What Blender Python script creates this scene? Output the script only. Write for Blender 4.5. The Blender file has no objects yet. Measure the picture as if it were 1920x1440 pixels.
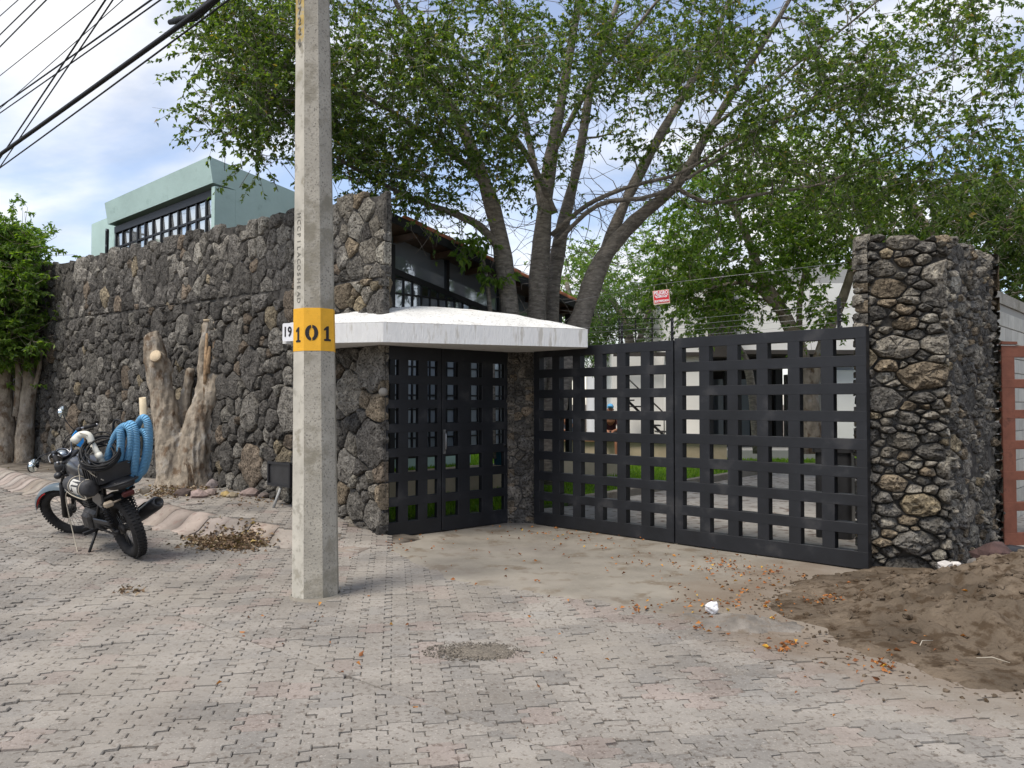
import bpy, bmesh, math, random
import numpy as np
from mathutils import Vector, Matrix, Euler, noise as mnoise

random.seed(7)
R = np.random.default_rng(7)
scene = bpy.context.scene
COL = scene.collection
rad = math.radians

# ------------------------------------------------------------------ camera
F = 1480.0                      # focal length in pixels of a 1920 wide frame
PITCH = rad(1.43)
CAMZ = 1.6
cam_d = bpy.data.cameras.new('camera')
cam_d.sensor_width = 36.0
cam_d.lens = F / 1920.0 * 36.0
cam_d.clip_start = 0.05
cam_d.clip_end = 3000.0
cam = bpy.data.objects.new('camera', cam_d)
COL.objects.link(cam)
cam.location = (0, 0, CAMZ)
cam.rotation_euler = (rad(90) + PITCH, 0, 0)
scene.camera = cam

# ------------------------------------------------------------------ world
SUN_EL, SUN_AZ = rad(58), rad(224)      # azimuth clockwise from +Y
world = bpy.data.worlds.new('World')
scene.world = world
world.use_nodes = True
wn, wl = world.node_tree.nodes, world.node_tree.links
wn.clear()
w_out = wn.new('ShaderNodeOutputWorld')
w_bg = wn.new('ShaderNodeBackground')
w_bg.inputs['Strength'].default_value = 0.15
sky = wn.new('ShaderNodeTexSky')
sky.sky_type = 'NISHITA'
sky.sun_disc = False
sky.sun_elevation = SUN_EL
sky.sun_rotation = SUN_AZ
sky.air_density = 1.0
sky.dust_density = 0.6
sky.ozone_density = 1.4
w_tc = wn.new('ShaderNodeTexCoord')
w_sep = wn.new('ShaderNodeSeparateXYZ')
wl.new(w_tc.outputs['Generated'], w_sep.inputs[0])
w_add = wn.new('ShaderNodeMath'); w_add.operation = 'ADD'; w_add.inputs[1].default_value = 0.32
w_abs = wn.new('ShaderNodeMath'); w_abs.operation = 'ABSOLUTE'
wl.new(w_sep.outputs['Z'], w_abs.inputs[0])
wl.new(w_abs.outputs[0], w_add.inputs[0])
w_dx = wn.new('ShaderNodeMath'); w_dx.operation = 'DIVIDE'
w_dy = wn.new('ShaderNodeMath'); w_dy.operation = 'DIVIDE'
wl.new(w_sep.outputs['X'], w_dx.inputs[0]); wl.new(w_add.outputs[0], w_dx.inputs[1])
wl.new(w_sep.outputs['Y'], w_dy.inputs[0]); wl.new(w_add.outputs[0], w_dy.inputs[1])
w_cmb = wn.new('ShaderNodeCombineXYZ')
wl.new(w_dx.outputs[0], w_cmb.inputs[0]); wl.new(w_dy.outputs[0], w_cmb.inputs[1])
w_map = wn.new('ShaderNodeMapping')
w_map.inputs['Scale'].default_value = (1.0, 1.35, 1.0)
w_map.inputs['Location'].default_value = (5.3, 2.1, 0.0)
w_map.inputs['Rotation'].default_value = (0, 0, rad(24))
wl.new(w_cmb.outputs[0], w_map.inputs['Vector'])
w_n1 = wn.new('ShaderNodeTexNoise')
w_n1.inputs['Scale'].default_value = 1.15
w_n1.inputs['Detail'].default_value = 9.0
w_n1.inputs['Roughness'].default_value = 0.56
w_n1.inputs['Distortion'].default_value = 0.35
wl.new(w_map.outputs[0], w_n1.inputs['Vector'])
w_rp = wn.new('ShaderNodeValToRGB')
w_rp.color_ramp.elements[0].position = 0.41
w_rp.color_ramp.elements[0].color = (0.12, 0.12, 0.12, 1)
w_rp.color_ramp.elements[1].position = 0.62
w_rp.color_ramp.elements[1].color = (0.93, 0.93, 0.93, 1)
wl.new(w_n1.outputs['Fac'], w_rp.inputs['Fac'])
w_n2 = wn.new('ShaderNodeTexNoise')
w_n2.inputs['Scale'].default_value = 2.3
w_n2.inputs['Detail'].default_value = 6.0
wl.new(w_map.outputs[0], w_n2.inputs['Vector'])
w_cc = wn.new('ShaderNodeMix'); w_cc.data_type = 'RGBA'
w_cc.inputs['A'].default_value = (2.35, 2.65, 3.2, 1)
w_cc.inputs['B'].default_value = (4.9, 4.85, 4.8, 1)
w_r2 = wn.new('ShaderNodeMapRange')
w_r2.inputs['From Min'].default_value = 0.37; w_r2.inputs['From Max'].default_value = 0.55
wl.new(w_n2.outputs['Fac'], w_r2.inputs['Value'])
wl.new(w_r2.outputs[0], w_cc.inputs['Factor'])
w_sk = wn.new('ShaderNodeMix'); w_sk.data_type = 'RGBA'; w_sk.blend_type = 'MULTIPLY'
w_sk.inputs['Factor'].default_value = 1.0
wl.new(sky.outputs[0], w_sk.inputs['A'])
w_sk.inputs['B'].default_value = (0.98, 0.90, 0.90, 1)
w_mx = wn.new('ShaderNodeMix'); w_mx.data_type = 'RGBA'
wl.new(w_rp.outputs[0], w_mx.inputs['Factor'])
wl.new(w_sk.outputs['Result'], w_mx.inputs['A'])
wl.new(w_cc.outputs['Result'], w_mx.inputs['B'])
wl.new(w_mx.outputs['Result'], w_bg.inputs['Color'])
wl.new(w_bg.outputs[0], w_out.inputs['Surface'])

# ------------------------------------------------------------------ sun
sun_d = bpy.data.lights.new('sun', 'SUN')
sun_d.energy = 2.3
sun_d.angle = rad(24)
sun_d.color = (1.0, 0.93, 0.82)
sun = bpy.data.objects.new('sun', sun_d)
COL.objects.link(sun)
sdir = Vector((math.sin(SUN_AZ) * math.cos(SUN_EL), math.cos(SUN_AZ) * math.cos(SUN_EL), math.sin(SUN_EL)))
sun.rotation_euler = (-sdir).to_track_quat('-Z', 'Y').to_euler()
sun.location = (-8, -6, 20)

# ------------------------------------------------------------------ exposure
vs = scene.view_settings
vs.view_transform = 'Standard'
vs.look = 'None'
vs.gamma = 1.0
vs.use_curve_mapping = False
vs.exposure = 0.72
scene.display_settings.display_device = 'sRGB'
cy = scene.cycles
cy.max_bounces = 4
cy.diffuse_bounces = 2
cy.glossy_bounces = 2
cy.transmission_bounces = 4
cy.transparent_max_bounces = 6
cy.caustics_reflective = False
cy.caustics_refractive = False
cy.use_denoising = True
cy.sample_clamp_indirect = 6.0

# ------------------------------------------------------------------ frame helpers
CP, SP = math.cos(PITCH), math.sin(PITCH)
def ray(px, py):
    xc, zc = (px - 960) / F, (720 - py) / F
    return np.array([xc, CP - zc * SP, SP + zc * CP])
def at(px, py, Y):
    r = ray(px, py)
    k = Y / r[1]
    return Vector((r[0] * k, Y, CAMZ + r[2] * k))
def gnd(px, py, z=0.0):
    r = ray(px, py)
    k = (z - CAMZ) / r[2]
    return Vector((r[0] * k, r[1] * k, z))
def proj(p):
    x, y, z = p[0], p[1], p[2] - CAMZ
    yc = y * CP + z * SP
    zc = -y * SP + z * CP
    return (960 + F * x / yc, 720 - F * zc / yc)

O2 = np.array([-1.50, 9.20])                 # outer corner of the street wall
U2 = np.array([-0.735, 0.678]); U2 /= np.linalg.norm(U2)
V2 = np.array([-U2[1], U2[0]]) * -1.0        # inward
if V2[1] < 0: V2 = -V2
def ts(x, y):
    dx, dy = x - O2[0], y - O2[1]
    return dx * U2[0] + dy * U2[1], -(dx * V2[0] + dy * V2[1])
def tw(t, w, z=0.0):
    p = O2 + t * U2 + w * V2
    return Vector((p[0], p[1], z))
ANG_U = math.atan2(-U2[1], -U2[0])           # local +x runs along -u (to the right)

def sstep(a, b, x):
    k = np.clip((x - a) / (b - a), 0, 1)
    return k * k * (3 - 2 * k)

KX = np.array([-60, -30, -8.1, -7.04, -5.6, -4.23, -3.39, -2.44, -1.6, -1.0, 0, 20])
KY = np.array([66, 36.5, 12.9, 11.95, 10.6, 9.42, 8.98, 8.76, 8.5, 7.9, 7.0, 7.0])
def kerb_d(x, y):
    yk = np.interp(x, KX, KY)
    sl = (np.interp(x + .15, KX, KY) - np.interp(x - .15, KX, KY)) / .3
    return (y - yk) / np.sqrt(1 + sl * sl)
KERB_W = 0.36
def H(x, y):
    """height of the public ground and of the garden"""
    x = np.asarray(x, float); y = np.asarray(y, float)
    t, s = ts(x, y)
    street = 0.17 * sstep(-0.5, 3.5, t)
    raise_ = 0.16 * sstep(0.0, KERB_W, kerb_d(x, y)) * sstep(-0.9, 1.3, t)
    out = sstep(-0.55, -0.30, s)                  # 1 outside, 0 inside the plot
    return (street + raise_) * out
def Hs(x, y):
    return float(H(x, y))

# ------------------------------------------------------------------ mesh helpers
class MB:
    def __init__(s):
        s.v = []; s.f = []; s.sm = []
    def add(s, vs_, fs, M=None, smooth=False):
        o = len(s.v)
        if M is not None:
            vs_ = [M @ Vector(p) for p in vs_]
        s.v += [tuple(p) for p in vs_]
        s.f += [tuple(i + o for i in f) for f in fs]
        s.sm += [smooth] * len(fs)
        return s
    def box(s, c, size, M=None, bev=0.0):
        x, y, z = [k / 2 for k in size]
        if bev <= 0:
            vs_ = [(c[0] + a * x, c[1] + b * y, c[2] + d * z) for a in (-1, 1) for b in (-1, 1) for d in (-1, 1)]
            fs = [(0, 1, 3, 2), (4, 6, 7, 5), (0, 4, 5, 1), (2, 3, 7, 6), (0, 2, 6, 4), (1, 5, 7, 3)]
            return s.add(vs_, fs, M)
        bm = bmesh.new()
        bmesh.ops.create_cube(bm, size=1.0)
        for v in bm.verts:
            v.co = Vector((c[0] + v.co.x * 2 * x, c[1] + v.co.y * 2 * y, c[2] + v.co.z * 2 * z))
        bmesh.ops.bevel(bm, geom=list(bm.edges), offset=bev, segments=1, profile=.6, affect='EDGES')
        s.addbm(bm, M); bm.free()
        return s
    def addbm(s, bm, M=None, smooth=False):
        bm.verts.ensure_lookup_table()
        bm.verts.index_update()
        return s.add([v.co.copy() for v in bm.verts], [[v.index for v in f.verts] for f in bm.faces], M, smooth)
    def tube(s, pts, r, n=8, M=None, smooth=True, cap=True, close=False):
        pts = [Vector(p) for p in pts]
        m = len(pts)
        if not hasattr(r, '__len__'):
            r = [r] * m
        vs_, fs = [], []
        prev = None
        for i, p in enumerate(pts):
            if close:
                d = pts[(i + 1) % m] - pts[i - 1]
            else:
                d = pts[min(i + 1, m - 1)] - pts[max(i - 1, 0)]
            if d.length < 1e-9:
                d = Vector((0, 0, 1))
            d.normalize()
            if prev is None:
                a = Vector((0, 0, 1)) if abs(d.z) < .9 else Vector((1, 0, 0))
                a = (a - d * a.dot(d)).normalized()
            else:
                a = (prev - d * prev.dot(d))
                a = a.normalized() if a.length > 1e-6 else prev
            prev = a
            b = d.cross(a)
            for k in range(n):
                th = 2 * math.pi * k / n
                vs_.append(p + (a * math.cos(th) + b * math.sin(th)) * r[i])
        for i in range(m - 1 + (1 if close else 0)):
            j = (i + 1) % m
            for k in range(n):
                k2 = (k + 1) % n
                fs.append((i * n + k, i * n + k2, j * n + k2, j * n + k))
        if cap and not close:
            fs.append(tuple(range(n - 1, -1, -1)))
            fs.append(tuple((m - 1) * n + k for k in range(n)))
        return s.add(vs_, fs, M, smooth)
    def lathe(s, prof, n=16, M=None, smooth=True):
        """profile of (radius, z) about z"""
        vs_, fs = [], []
        for (r_, z) in prof:
            for k in range(n):
                th = 2 * math.pi * k / n
                vs_.append((r_ * math.cos(th), r_ * math.sin(th), z))
        for i in range(len(prof) - 1):
            for k in range(n):
                k2 = (k + 1) % n
                fs.append((i * n + k, i * n + k2, (i + 1) * n + k2, (i + 1) * n + k))
        if prof[0][0] > 1e-5: fs.append(tuple(range(n - 1, -1, -1)))
        if prof[-1][0] > 1e-5: fs.append(tuple((len(prof) - 1) * n + k for k in range(n)))
        return s.add(vs_, fs, M, smooth)
    def torus(s, Rm, rm, n=32, m=10, M=None, sx=1.0, flat=1.0):
        vs_, fs = [], []
        for i in range(n):
            a = 2 * math.pi * i / n
            for k in range(m):
                b = 2 * math.pi * k / m
                q = Rm + rm * math.cos(b)
                vs_.append((q * math.cos(a), q * math.sin(a), rm * flat * math.sin(b)))
        for i in range(n):
            for k in range(m):
                i2, k2 = (i + 1) % n, (k + 1) % m
                fs.append((i * m + k, i2 * m + k, i2 * m + k2, i * m + k2))
        return s.add(vs_, fs, M, True)
    def prism(s, poly, z0, z1, M=None, axis='z'):
        n = len(poly)
        if axis == 'z':
            vs_ = [(p[0], p[1], z0) for p in poly] + [(p[0], p[1], z1) for p in poly]
        else:       # polygon in x,z; extruded along y
            vs_ = [(p[0], z0, p[1]) for p in poly] + [(p[0], z1, p[1]) for p in poly]
        fs = [tuple(range(n - 1, -1, -1)), tuple(range(n, 2 * n))]
        fs += [(i, (i + 1) % n, n + (i + 1) % n, n + i) for i in range(n)]
        return s.add(vs_, fs, M)
    def sphere(s, c, r, nu=12, nv=8, M=None):
        r = r if hasattr(r, '__len__') else (r, r, r)
        vs_ = [(c[0], c[1], c[2] - r[2])]
        for j in range(1, nv):
            ph = math.pi * j / nv - math.pi / 2
            for i in range(nu):
                th = 2 * math.pi * i / nu
                vs_.append((c[0] + r[0] * math.cos(ph) * math.cos(th), c[1] + r[1] * math.cos(ph) * math.sin(th), c[2] + r[2] * math.sin(ph)))
        vs_.append((c[0], c[1], c[2] + r[2]))
        fs = [(0, 1 + (i + 1) % nu, 1 + i) for i in range(nu)]
        for j in range(nv - 2):
            for i in range(nu):
                a = 1 + j * nu
                fs.append((a + i, a + (i + 1) % nu, a + nu + (i + 1) % nu, a + nu + i))
        a = 1 + (nv - 2) * nu
        fs += [(a + i, a + (i + 1) % nu, len(vs_) - 1) for i in range(nu)]
        return s.add(vs_, fs, M, True)
    def mesh(s, name):
        me = bpy.data.meshes.new(name)
        me.from_pydata(s.v, [], s.f)
        if any(s.sm):
            me.polygons.foreach_set('use_smooth', s.sm)
        me.update()
        return me
    def build(s, name, mat_, parent=None, **kw):
        return link(name, s.mesh(name), mat_, parent, **kw)

def link(name, me, mat_, parent=None, label=None, cat=None, group=None, kind=None):
    o = bpy.data.objects.new(name, me)
    COL.objects.link(o)
    if mat_ is not None and me is not None and len(me.materials) == 0:
        me.materials.append(mat_)
    if parent is not None:
        o.parent = parent
    tag(o, label, cat, group, kind)
    return o
def tag(o, label=None, cat=None, group=None, kind=None):
    if label: o['label'] = label
    if cat: o['category'] = cat
    if group: o['group'] = group
    if kind: o['kind'] = kind
    return o
def thing(name, label, cat, loc=(0, 0, 0), rz=0.0, group=None, rot=None):
    o = bpy.data.objects.new(name, None)
    COL.objects.link(o)
    o.empty_display_size = 0.1
    o.location = loc
    o.rotation_euler = rot if rot is not None else (0, 0, rz)
    return tag(o, label, cat, group)
def quick_mesh(name, V, Fq, k, smooth=False):
    """V (n,3) array, Fq (m,k) array of faces with k corners"""
    V = np.ascontiguousarray(V, np.float32); Fq = np.ascontiguousarray(Fq, np.int32)
    me = bpy.data.meshes.new(name)
    me.vertices.add(len(V)); me.vertices.foreach_set('co', V.ravel())
    me.loops.add(Fq.size); me.loops.foreach_set('vertex_index', Fq.ravel())
    me.polygons.add(len(Fq))
    me.polygons.foreach_set('loop_start', np.arange(0, Fq.size, k, dtype=np.int32))
    me.polygons.foreach_set('loop_total', np.full(len(Fq), k, np.int32))
    if smooth:
        me.polygons.foreach_set('use_smooth', np.ones(len(Fq), bool))
    me.update(calc_edges=True)
    return me
def set_col(me, cols):
    """per vertex colour attribute called tint"""
    a = me.color_attributes.new('tint', 'FLOAT_COLOR', 'POINT')
    c = np.ones((len(me.vertices), 4), np.float32)
    c[:, :3] = cols
    a.data.foreach_set('color', c.ravel())
def evaluated(me, mods):
    """mesh with modifiers applied; mods is a list of (type, {attr: value})"""
    o = bpy.data.objects.new('tmp', me); COL.objects.link(o)
    for ty, at_ in mods:
        m = o.modifiers.new(ty, ty)
        for k, v in at_.items(): setattr(m, k, v)
    dg = bpy.context.evaluated_depsgraph_get(); dg.update()
    out = bpy.data.meshes.new_from_object(o.evaluated_get(dg))
    bpy.data.objects.remove(o)
    return out
def text_mesh(txt, size, ext=0.002, bold=0.0):
    c = bpy.data.curves.new('txt', 'FONT')
    c.body = txt; c.size = size; c.extrude = ext; c.offset = bold
    c.align_x = 'CENTER'; c.align_y = 'CENTER'
    c.resolution_u = 3
    o = bpy.data.objects.new('txt', c); COL.objects.link(o)
    dg = bpy.context.evaluated_depsgraph_get(); dg.update()
    me = bpy.data.meshes.new_from_object(o.evaluated_get(dg))
    bpy.data.objects.remove(o)
    return me
def xform(me, M):
    me.transform(M); me.update(); return me

# ------------------------------------------------------------------ materials
def mat(name, col, rough=0.85, var=0.0, vscale=6.0, col2=None, bump=0.0, bscale=60.0, metal=0.0,
        tint=False, spec=0.3, speck=None, speck_scale=30.0, speck_t=0.66, coat=0.0, coord='pos', detail=6.0,
        speck2=None, speck2_scale=4.0, speck2_t=0.6, bump2=0.0, b2scale=12.0, stain=False, stretch=None):
    m = bpy.data.materials.new(name); m.use_nodes = True
    n, l = m.node_tree.nodes, m.node_tree.links
    bs = n['Principled BSDF']
    bs.inputs['Roughness'].default_value = rough
    bs.inputs['Metallic'].default_value = metal
    bs.inputs['Specular IOR Level'].default_value = spec
    if coat: bs.inputs['Coat Weight'].default_value = coat
    if coord == 'pos':
        co = n.new('ShaderNodeNewGeometry').outputs['Position']
    else:
        co = n.new('ShaderNodeTexCoord').outputs['Object']
    if stretch is not None:
        mp0 = n.new('ShaderNodeMapping'); mp0.inputs['Scale'].default_value = stretch
        l.new(co, mp0.inputs['Vector']); co = mp0.outputs[0]
    def nz(scale, det=detail, rgh=0.55):
        t = n.new('ShaderNodeTexNoise'); l.new(co, t.inputs['Vector'])
        t.inputs['Scale'].default_value = scale; t.inputs['Detail'].default_value = det
        t.inputs['Roughness'].default_value = rgh
        return t.outputs['Fac']
    def mixc(fac, a, b, mode='MIX'):
        x = n.new('ShaderNodeMix'); x.data_type = 'RGBA'; x.blend_type = mode
        for k, v in (('Factor', fac), ('A', a), ('B', b)):
            if hasattr(v, 'links') or hasattr(v, 'is_linked'): l.new(v, x.inputs[k])
            elif k == 'Factor': x.inputs[k].default_value = v
            else: x.inputs[k].default_value = (*v, 1)
        return x.outputs['Result']
    def rng(v, a, b, c=0.0, d=1.0):
        x = n.new('ShaderNodeMapRange'); l.new(v, x.inputs['Value'])
        for k, q in zip(('From Min', 'From Max', 'To Min', 'To Max'), (a, b, c, d)): x.inputs[k].default_value = q
        return x.outputs[0]
    c = tuple(col)
    if var > 0 or col2 is not None:
        c2 = col2 if col2 is not None else tuple(min(1, k * (1 + var)) for k in col)
        c1 = col if col2 is not None else tuple(k * (1 - var) for k in col)
        c = mixc(rng(nz(vscale), 0.34, 0.66), c1, c2)
    if speck is not None:
        c = mixc(rng(nz(speck_scale, 4.0, 0.6), speck_t - 0.05, speck_t + 0.06), c, speck)
    if speck2 is not None:
        c = mixc(rng(nz(speck2_scale, 8.0, 0.65), speck2_t - 0.05, speck2_t + 0.07), c, speck2)
    if tint:
        a = n.new('ShaderNodeAttribute'); a.attribute_name = 'tint'
        oi = n.new('ShaderNodeObjectInfo')
        tc = mixc(1.0, a.outputs['Color'], oi.outputs['Color'], 'MULTIPLY')
        c = mixc(1.0, c, tc, 'MULTIPLY')
    if stain:
        mp = n.new('ShaderNodeMapping'); mp.inputs['Location'].default_value = (-4.25 / 2.65, -5.95 / 2.15, 0); mp.inputs['Scale'].default_value = (1 / 2.65, 1 / 2.15, 0)
        l.new(co, mp.inputs['Vector'])
        ln = n.new('ShaderNodeVectorMath'); ln.operation = 'LENGTH'; l.new(mp.outputs[0], ln.inputs[0])
        ad = n.new('ShaderNodeMath'); ad.operation = 'MULTIPLY_ADD'; ad.inputs[1].default_value = 0.55
        l.new(nz(2.2, 8.0, 0.65), ad.inputs[0]); l.new(ln.outputs['Value'], ad.inputs[2])
        c = mixc(rng(ad.outputs[0], 1.22, 1.48, 0.85, 0.0), c, (0.17, 0.13, 0.095))
        c = mixc(rng(nz(0.55, 5.0, 0.6), 0.48, 0.66, 0.0, 0.6), c, (0.30, 0.27, 0.23))
        c = mixc(rng(nz(0.9, 7.0, 0.62), 0.53, 0.70, 0.0, 0.5), c, (0.175, 0.155, 0.135))
    if isinstance(c, tuple): bs.inputs['Base Color'].default_value = (*c, 1)
    else: l.new(c, bs.inputs['Base Color'])
    if bump > 0 or bump2 > 0:
        b = n.new('ShaderNodeBump'); b.inputs['Strength'].default_value = 1.0
        b.inputs['Distance'].default_value = bump
        l.new(nz(bscale, 8.0, 0.62), b.inputs['Height'])
        if bump2 > 0:
            b2 = n.new('ShaderNodeBump'); b2.inputs['Distance'].default_value = bump2
            l.new(nz(b2scale, 3.0, 0.5), b2.inputs['Height'])
            l.new(b2.outputs[0], b.inputs['Normal'])
        l.new(b.outputs[0], bs.inputs['Normal'])
    return m

def leaf_mat(name, cols, trans=0.35, rough=0.45):
    m = bpy.data.materials.new(name); m.use_nodes = True
    n, l = m.node_tree.nodes, m.node_tree.links
    n.clear()
    out = n.new('ShaderNodeOutputMaterial')
    g = n.new('ShaderNodeNewGeometry')
    rp = n.new('ShaderNodeValToRGB')
    el = rp.color_ramp.elements
    while len(el) < len(cols): el.new(0.5)
    for e, (p, c) in zip(el, cols):
        e.position = p; e.color = (*c, 1)
    l.new(g.outputs['Random Per Island'], rp.inputs['Fac'])
    bs = n.new('ShaderNodeBsdfPrincipled')
    bs.inputs['Roughness'].default_value = rough
    bs.inputs['Specular IOR Level'].default_value = 0.35
    l.new(rp.outputs[0], bs.inputs['Base Color'])
    tr = n.new('ShaderNodeBsdfTranslucent')
    hs = n.new('ShaderNodeMix'); hs.data_type = 'RGBA'; hs.blend_type = 'MULTIPLY'
    hs.inputs['Factor'].default_value = 1.0
    l.new(rp.outputs[0], hs.inputs['A']); hs.inputs['B'].default_value = (1.5, 1.6, 0.5, 1)
    l.new(hs.outputs['Result'], tr.inputs['Color'])
    mx = n.new('ShaderNodeMixShader'); mx.inputs[0].default_value = trans
    l.new(bs.outputs[0], mx.inputs[1]); l.new(tr.outputs[0], mx.inputs[2])
    l.new(mx.outputs[0], out.inputs['Surface'])
    return m
def glass_mat(name, col, rough=0.06):
    m = mat(name, col, rough=rough, spec=0.9)
    return m

M = {}
M['paver'] = mat('paver', (0.255, 0.238, 0.216), 0.95, var=0.20, vscale=1.3, bump=0.0035, bscale=55, tint=True, spec=0.15,
                 speck=(0.15, 0.13, 0.112), speck_scale=30, speck_t=0.59, speck2=(0.36, 0.335, 0.305), speck2_scale=70, speck2_t=0.60, stain=True)
M['sand'] = mat('joint_sand', (0.04, 0.032, 0.026), 1.0, col2=(0.20, 0.175, 0.145), vscale=3.2, bump=0.006, bscale=40, spec=0.1)
M['apron'] = mat('apron_concrete', (0.238, 0.216, 0.180), 0.95, var=0.22, vscale=1.3, bump=0.003, bscale=45, spec=0.15,
                 speck=(0.17, 0.14, 0.105), speck_scale=3.2, speck_t=0.585, speck2=(0.26, 0.235, 0.20), speck2_scale=26, speck2_t=0.60, stain=True)
M['kerb'] = mat('kerb_concrete', (0.295, 0.26, 0.23), 0.95, var=0.25, vscale=3, bump=0.003, bscale=60, tint=True, spec=0.15,
                speck=(0.22, 0.17, 0.15), speck_scale=14, speck_t=0.62)
M['dirt'] = mat('brown_earth', (0.128, 0.100, 0.073), 1.0, var=0.34, vscale=1.6, bump=0.02, bscale=22, spec=0.05,
                speck=(0.07, 0.05, 0.033), speck_scale=8, speck_t=0.55, speck2=(0.19, 0.15, 0.11), speck2_scale=2.2, speck2_t=0.62, bump2=0.05, b2scale=7)
M['gravel'] = mat('grey_grit', (0.21, 0.185, 0.155), 1.0, var=0.4, vscale=60, bump=0.015, bscale=90, spec=0.1, tint=True)
M['mortar'] = mat('mortar', (0.075, 0.070, 0.064), 1.0, var=0.5, vscale=9, bump=0.02, bscale=18, spec=0.1)
M['stone'] = mat('lava_stone', (0.80, 0.80, 0.80), 0.95, var=0.42, vscale=13, bump=0.03, bscale=34, tint=True, spec=0.2,
                 speck=(0.22, 0.21, 0.20), speck_scale=42, speck_t=0.55, speck2=(1.5, 1.5, 1.45), speck2_scale=16, speck2_t=0.63)
M['gate'] = mat('black_gate_paint', (0.012, 0.013, 0.016), 0.45, var=0.3, vscale=3, bump=0.0012, bscale=20, spec=0.4,
                speck=(0.032, 0.032, 0.034), speck_scale=3, speck_t=0.62)
M['rust_gate'] = mat('red_oxide_paint', (0.19, 0.072, 0.045), 0.7, var=0.2, vscale=6, bump=0.002, bscale=60, speck=(0.11, 0.045, 0.03), speck_scale=6, speck_t=0.62)
M['white_paint'] = mat('white_canopy_paint', (0.70, 0.70, 0.69), 0.8, var=0.06, vscale=3, bump=0.008, bscale=14, spec=0.2, stretch=(5, 5, 0.8), speck=(0.50, 0.48, 0.44), speck_scale=3, speck_t=0.60)
M['white_top'] = mat('white_canopy_top', (0.70, 0.70, 0.68), 0.9, var=0.08, vscale=4, bump=0.008, bscale=30, spec=0.2,
                     speck=(0.30, 0.28, 0.26), speck_scale=36, speck_t=0.62, speck2=(0.45, 0.43, 0.40), speck2_scale=5, speck2_t=0.62)
M['concrete'] = mat('pole_concrete', (0.36, 0.335, 0.285), 0.95, var=0.14, vscale=4, bump=0.0045, bscale=55, spec=0.15,
                    speck=(0.17, 0.16, 0.14), speck_scale=60, speck_t=0.60, speck2=(0.24, 0.22, 0.175), speck2_scale=3.5, speck2_t=0.56)
M['concrete_smooth'] = mat('pole_smooth_face', (0.47, 0.445, 0.385), 0.9, var=0.12, vscale=5, bump=0.0012, bscale=40, spec=0.15, speck=(0.33, 0.31, 0.265), speck_scale=12, speck_t=0.58, speck2=(0.28, 0.255, 0.19), speck2_scale=3, speck2_t=0.62)
M['pole_yellow'] = mat('yellow_band_paint', (0.76, 0.40, 0.035), 0.7, var=0.07, vscale=10, bump=0.0025, bscale=70, spec=0.25, speck=(0.30, 0.17, 0.03), speck_scale=60, speck_t=0.70)
M['pole_yellow_old'] = mat('faded_yellow_paint', (0.46, 0.34, 0.13), 0.85, var=0.2, vscale=12, speck=(0.36, 0.34, 0.28), speck_scale=14, speck_t=0.55)
M['black_paint'] = mat('black_lettering', (0.018, 0.016, 0.02), 0.6, speck=(0.13, 0.09, 0.03), speck_scale=90, speck_t=0.68)
M['letter_grey'] = mat('worn_lettering', (0.20, 0.19, 0.165), 0.9)
M['plate'] = mat('number_plate_white', (0.72, 0.72, 0.74), 0.35, spec=0.4)
M['teal'] = mat('teal_render', (0.43, 0.57, 0.54), 0.9, var=0.06, vscale=1.2, bump=0.006, bscale=9, spec=0.15, speck=(0.36, 0.49, 0.46), speck_scale=3.5, speck_t=0.64)
M['white_wall'] = mat('white_render', (0.74, 0.74, 0.72), 0.9, var=0.03, vscale=1, spec=0.15)
M['grey_wall'] = mat('grey_render', (0.33, 0.33, 0.32), 0.9, var=0.08, vscale=1.2, spec=0.15)
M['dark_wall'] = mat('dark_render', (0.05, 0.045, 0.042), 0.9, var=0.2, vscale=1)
M['black_metal'] = mat('black_metal', (0.014, 0.014, 0.016), 0.5, spec=0.4)
M['wood'] = mat('ceiling_wood', (0.075, 0.042, 0.024), 0.6, var=0.3, vscale=7, bump=0.003, bscale=30)
M['tile'] = mat('terracotta', (0.46, 0.17, 0.085), 0.85, var=0.25, vscale=5, bump=0.004, bscale=30)
M['pane_sky'] = mat('window_glass_bright', (0.66, 0.69, 0.70), 0.06, metal=0.75)
M['pane_dark'] = mat('window_glass_dark', (0.44, 0.49, 0.55), 0.05, metal=0.7)
M['pane_grey'] = mat('window_glass_grey', (0.42, 0.48, 0.54), 0.1, metal=0.35)
M['block'] = mat('concrete_block', (0.47, 0.46, 0.42), 0.95, var=0.1, vscale=5, bump=0.004, bscale=50, tint=True)
M['lawn'] = mat('lawn_soil', (0.075, 0.12, 0.03), 1.0, var=0.3, vscale=4)
M['beige'] = mat('beige_render', (0.50, 0.41, 0.30), 0.9, var=0.12, vscale=3)
M['bark'] = mat('grey_brown_bark', (0.205, 0.182, 0.155), 0.95, stretch=(1, 1, 3.2), var=0.35, vscale=8, bump=0.02, bscale=26, spec=0.15,
                speck=(0.31, 0.275, 0.235), speck_scale=9, speck_t=0.58)
M['bark_pale'] = mat('pale_bark', (0.30, 0.255, 0.20), 0.95, stretch=(1.2, 1.2, 0.8), var=0.3, vscale=7, bump=0.03, bscale=16, spec=0.15,
                     speck=(0.15, 0.105, 0.07), speck_scale=5, speck_t=0.57, speck2=(0.40, 0.37, 0.325), speck2_scale=4, speck2_t=0.60)
M['cutwood'] = mat('sawn_wood', (0.56, 0.45, 0.31), 0.9, var=0.14, vscale=18, bump=0.003, bscale=50)
M['torn_bark'] = mat('torn_orange_bark', (0.29, 0.195, 0.115), 0.95, var=0.4, vscale=16, bump=0.012, bscale=30)
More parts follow.
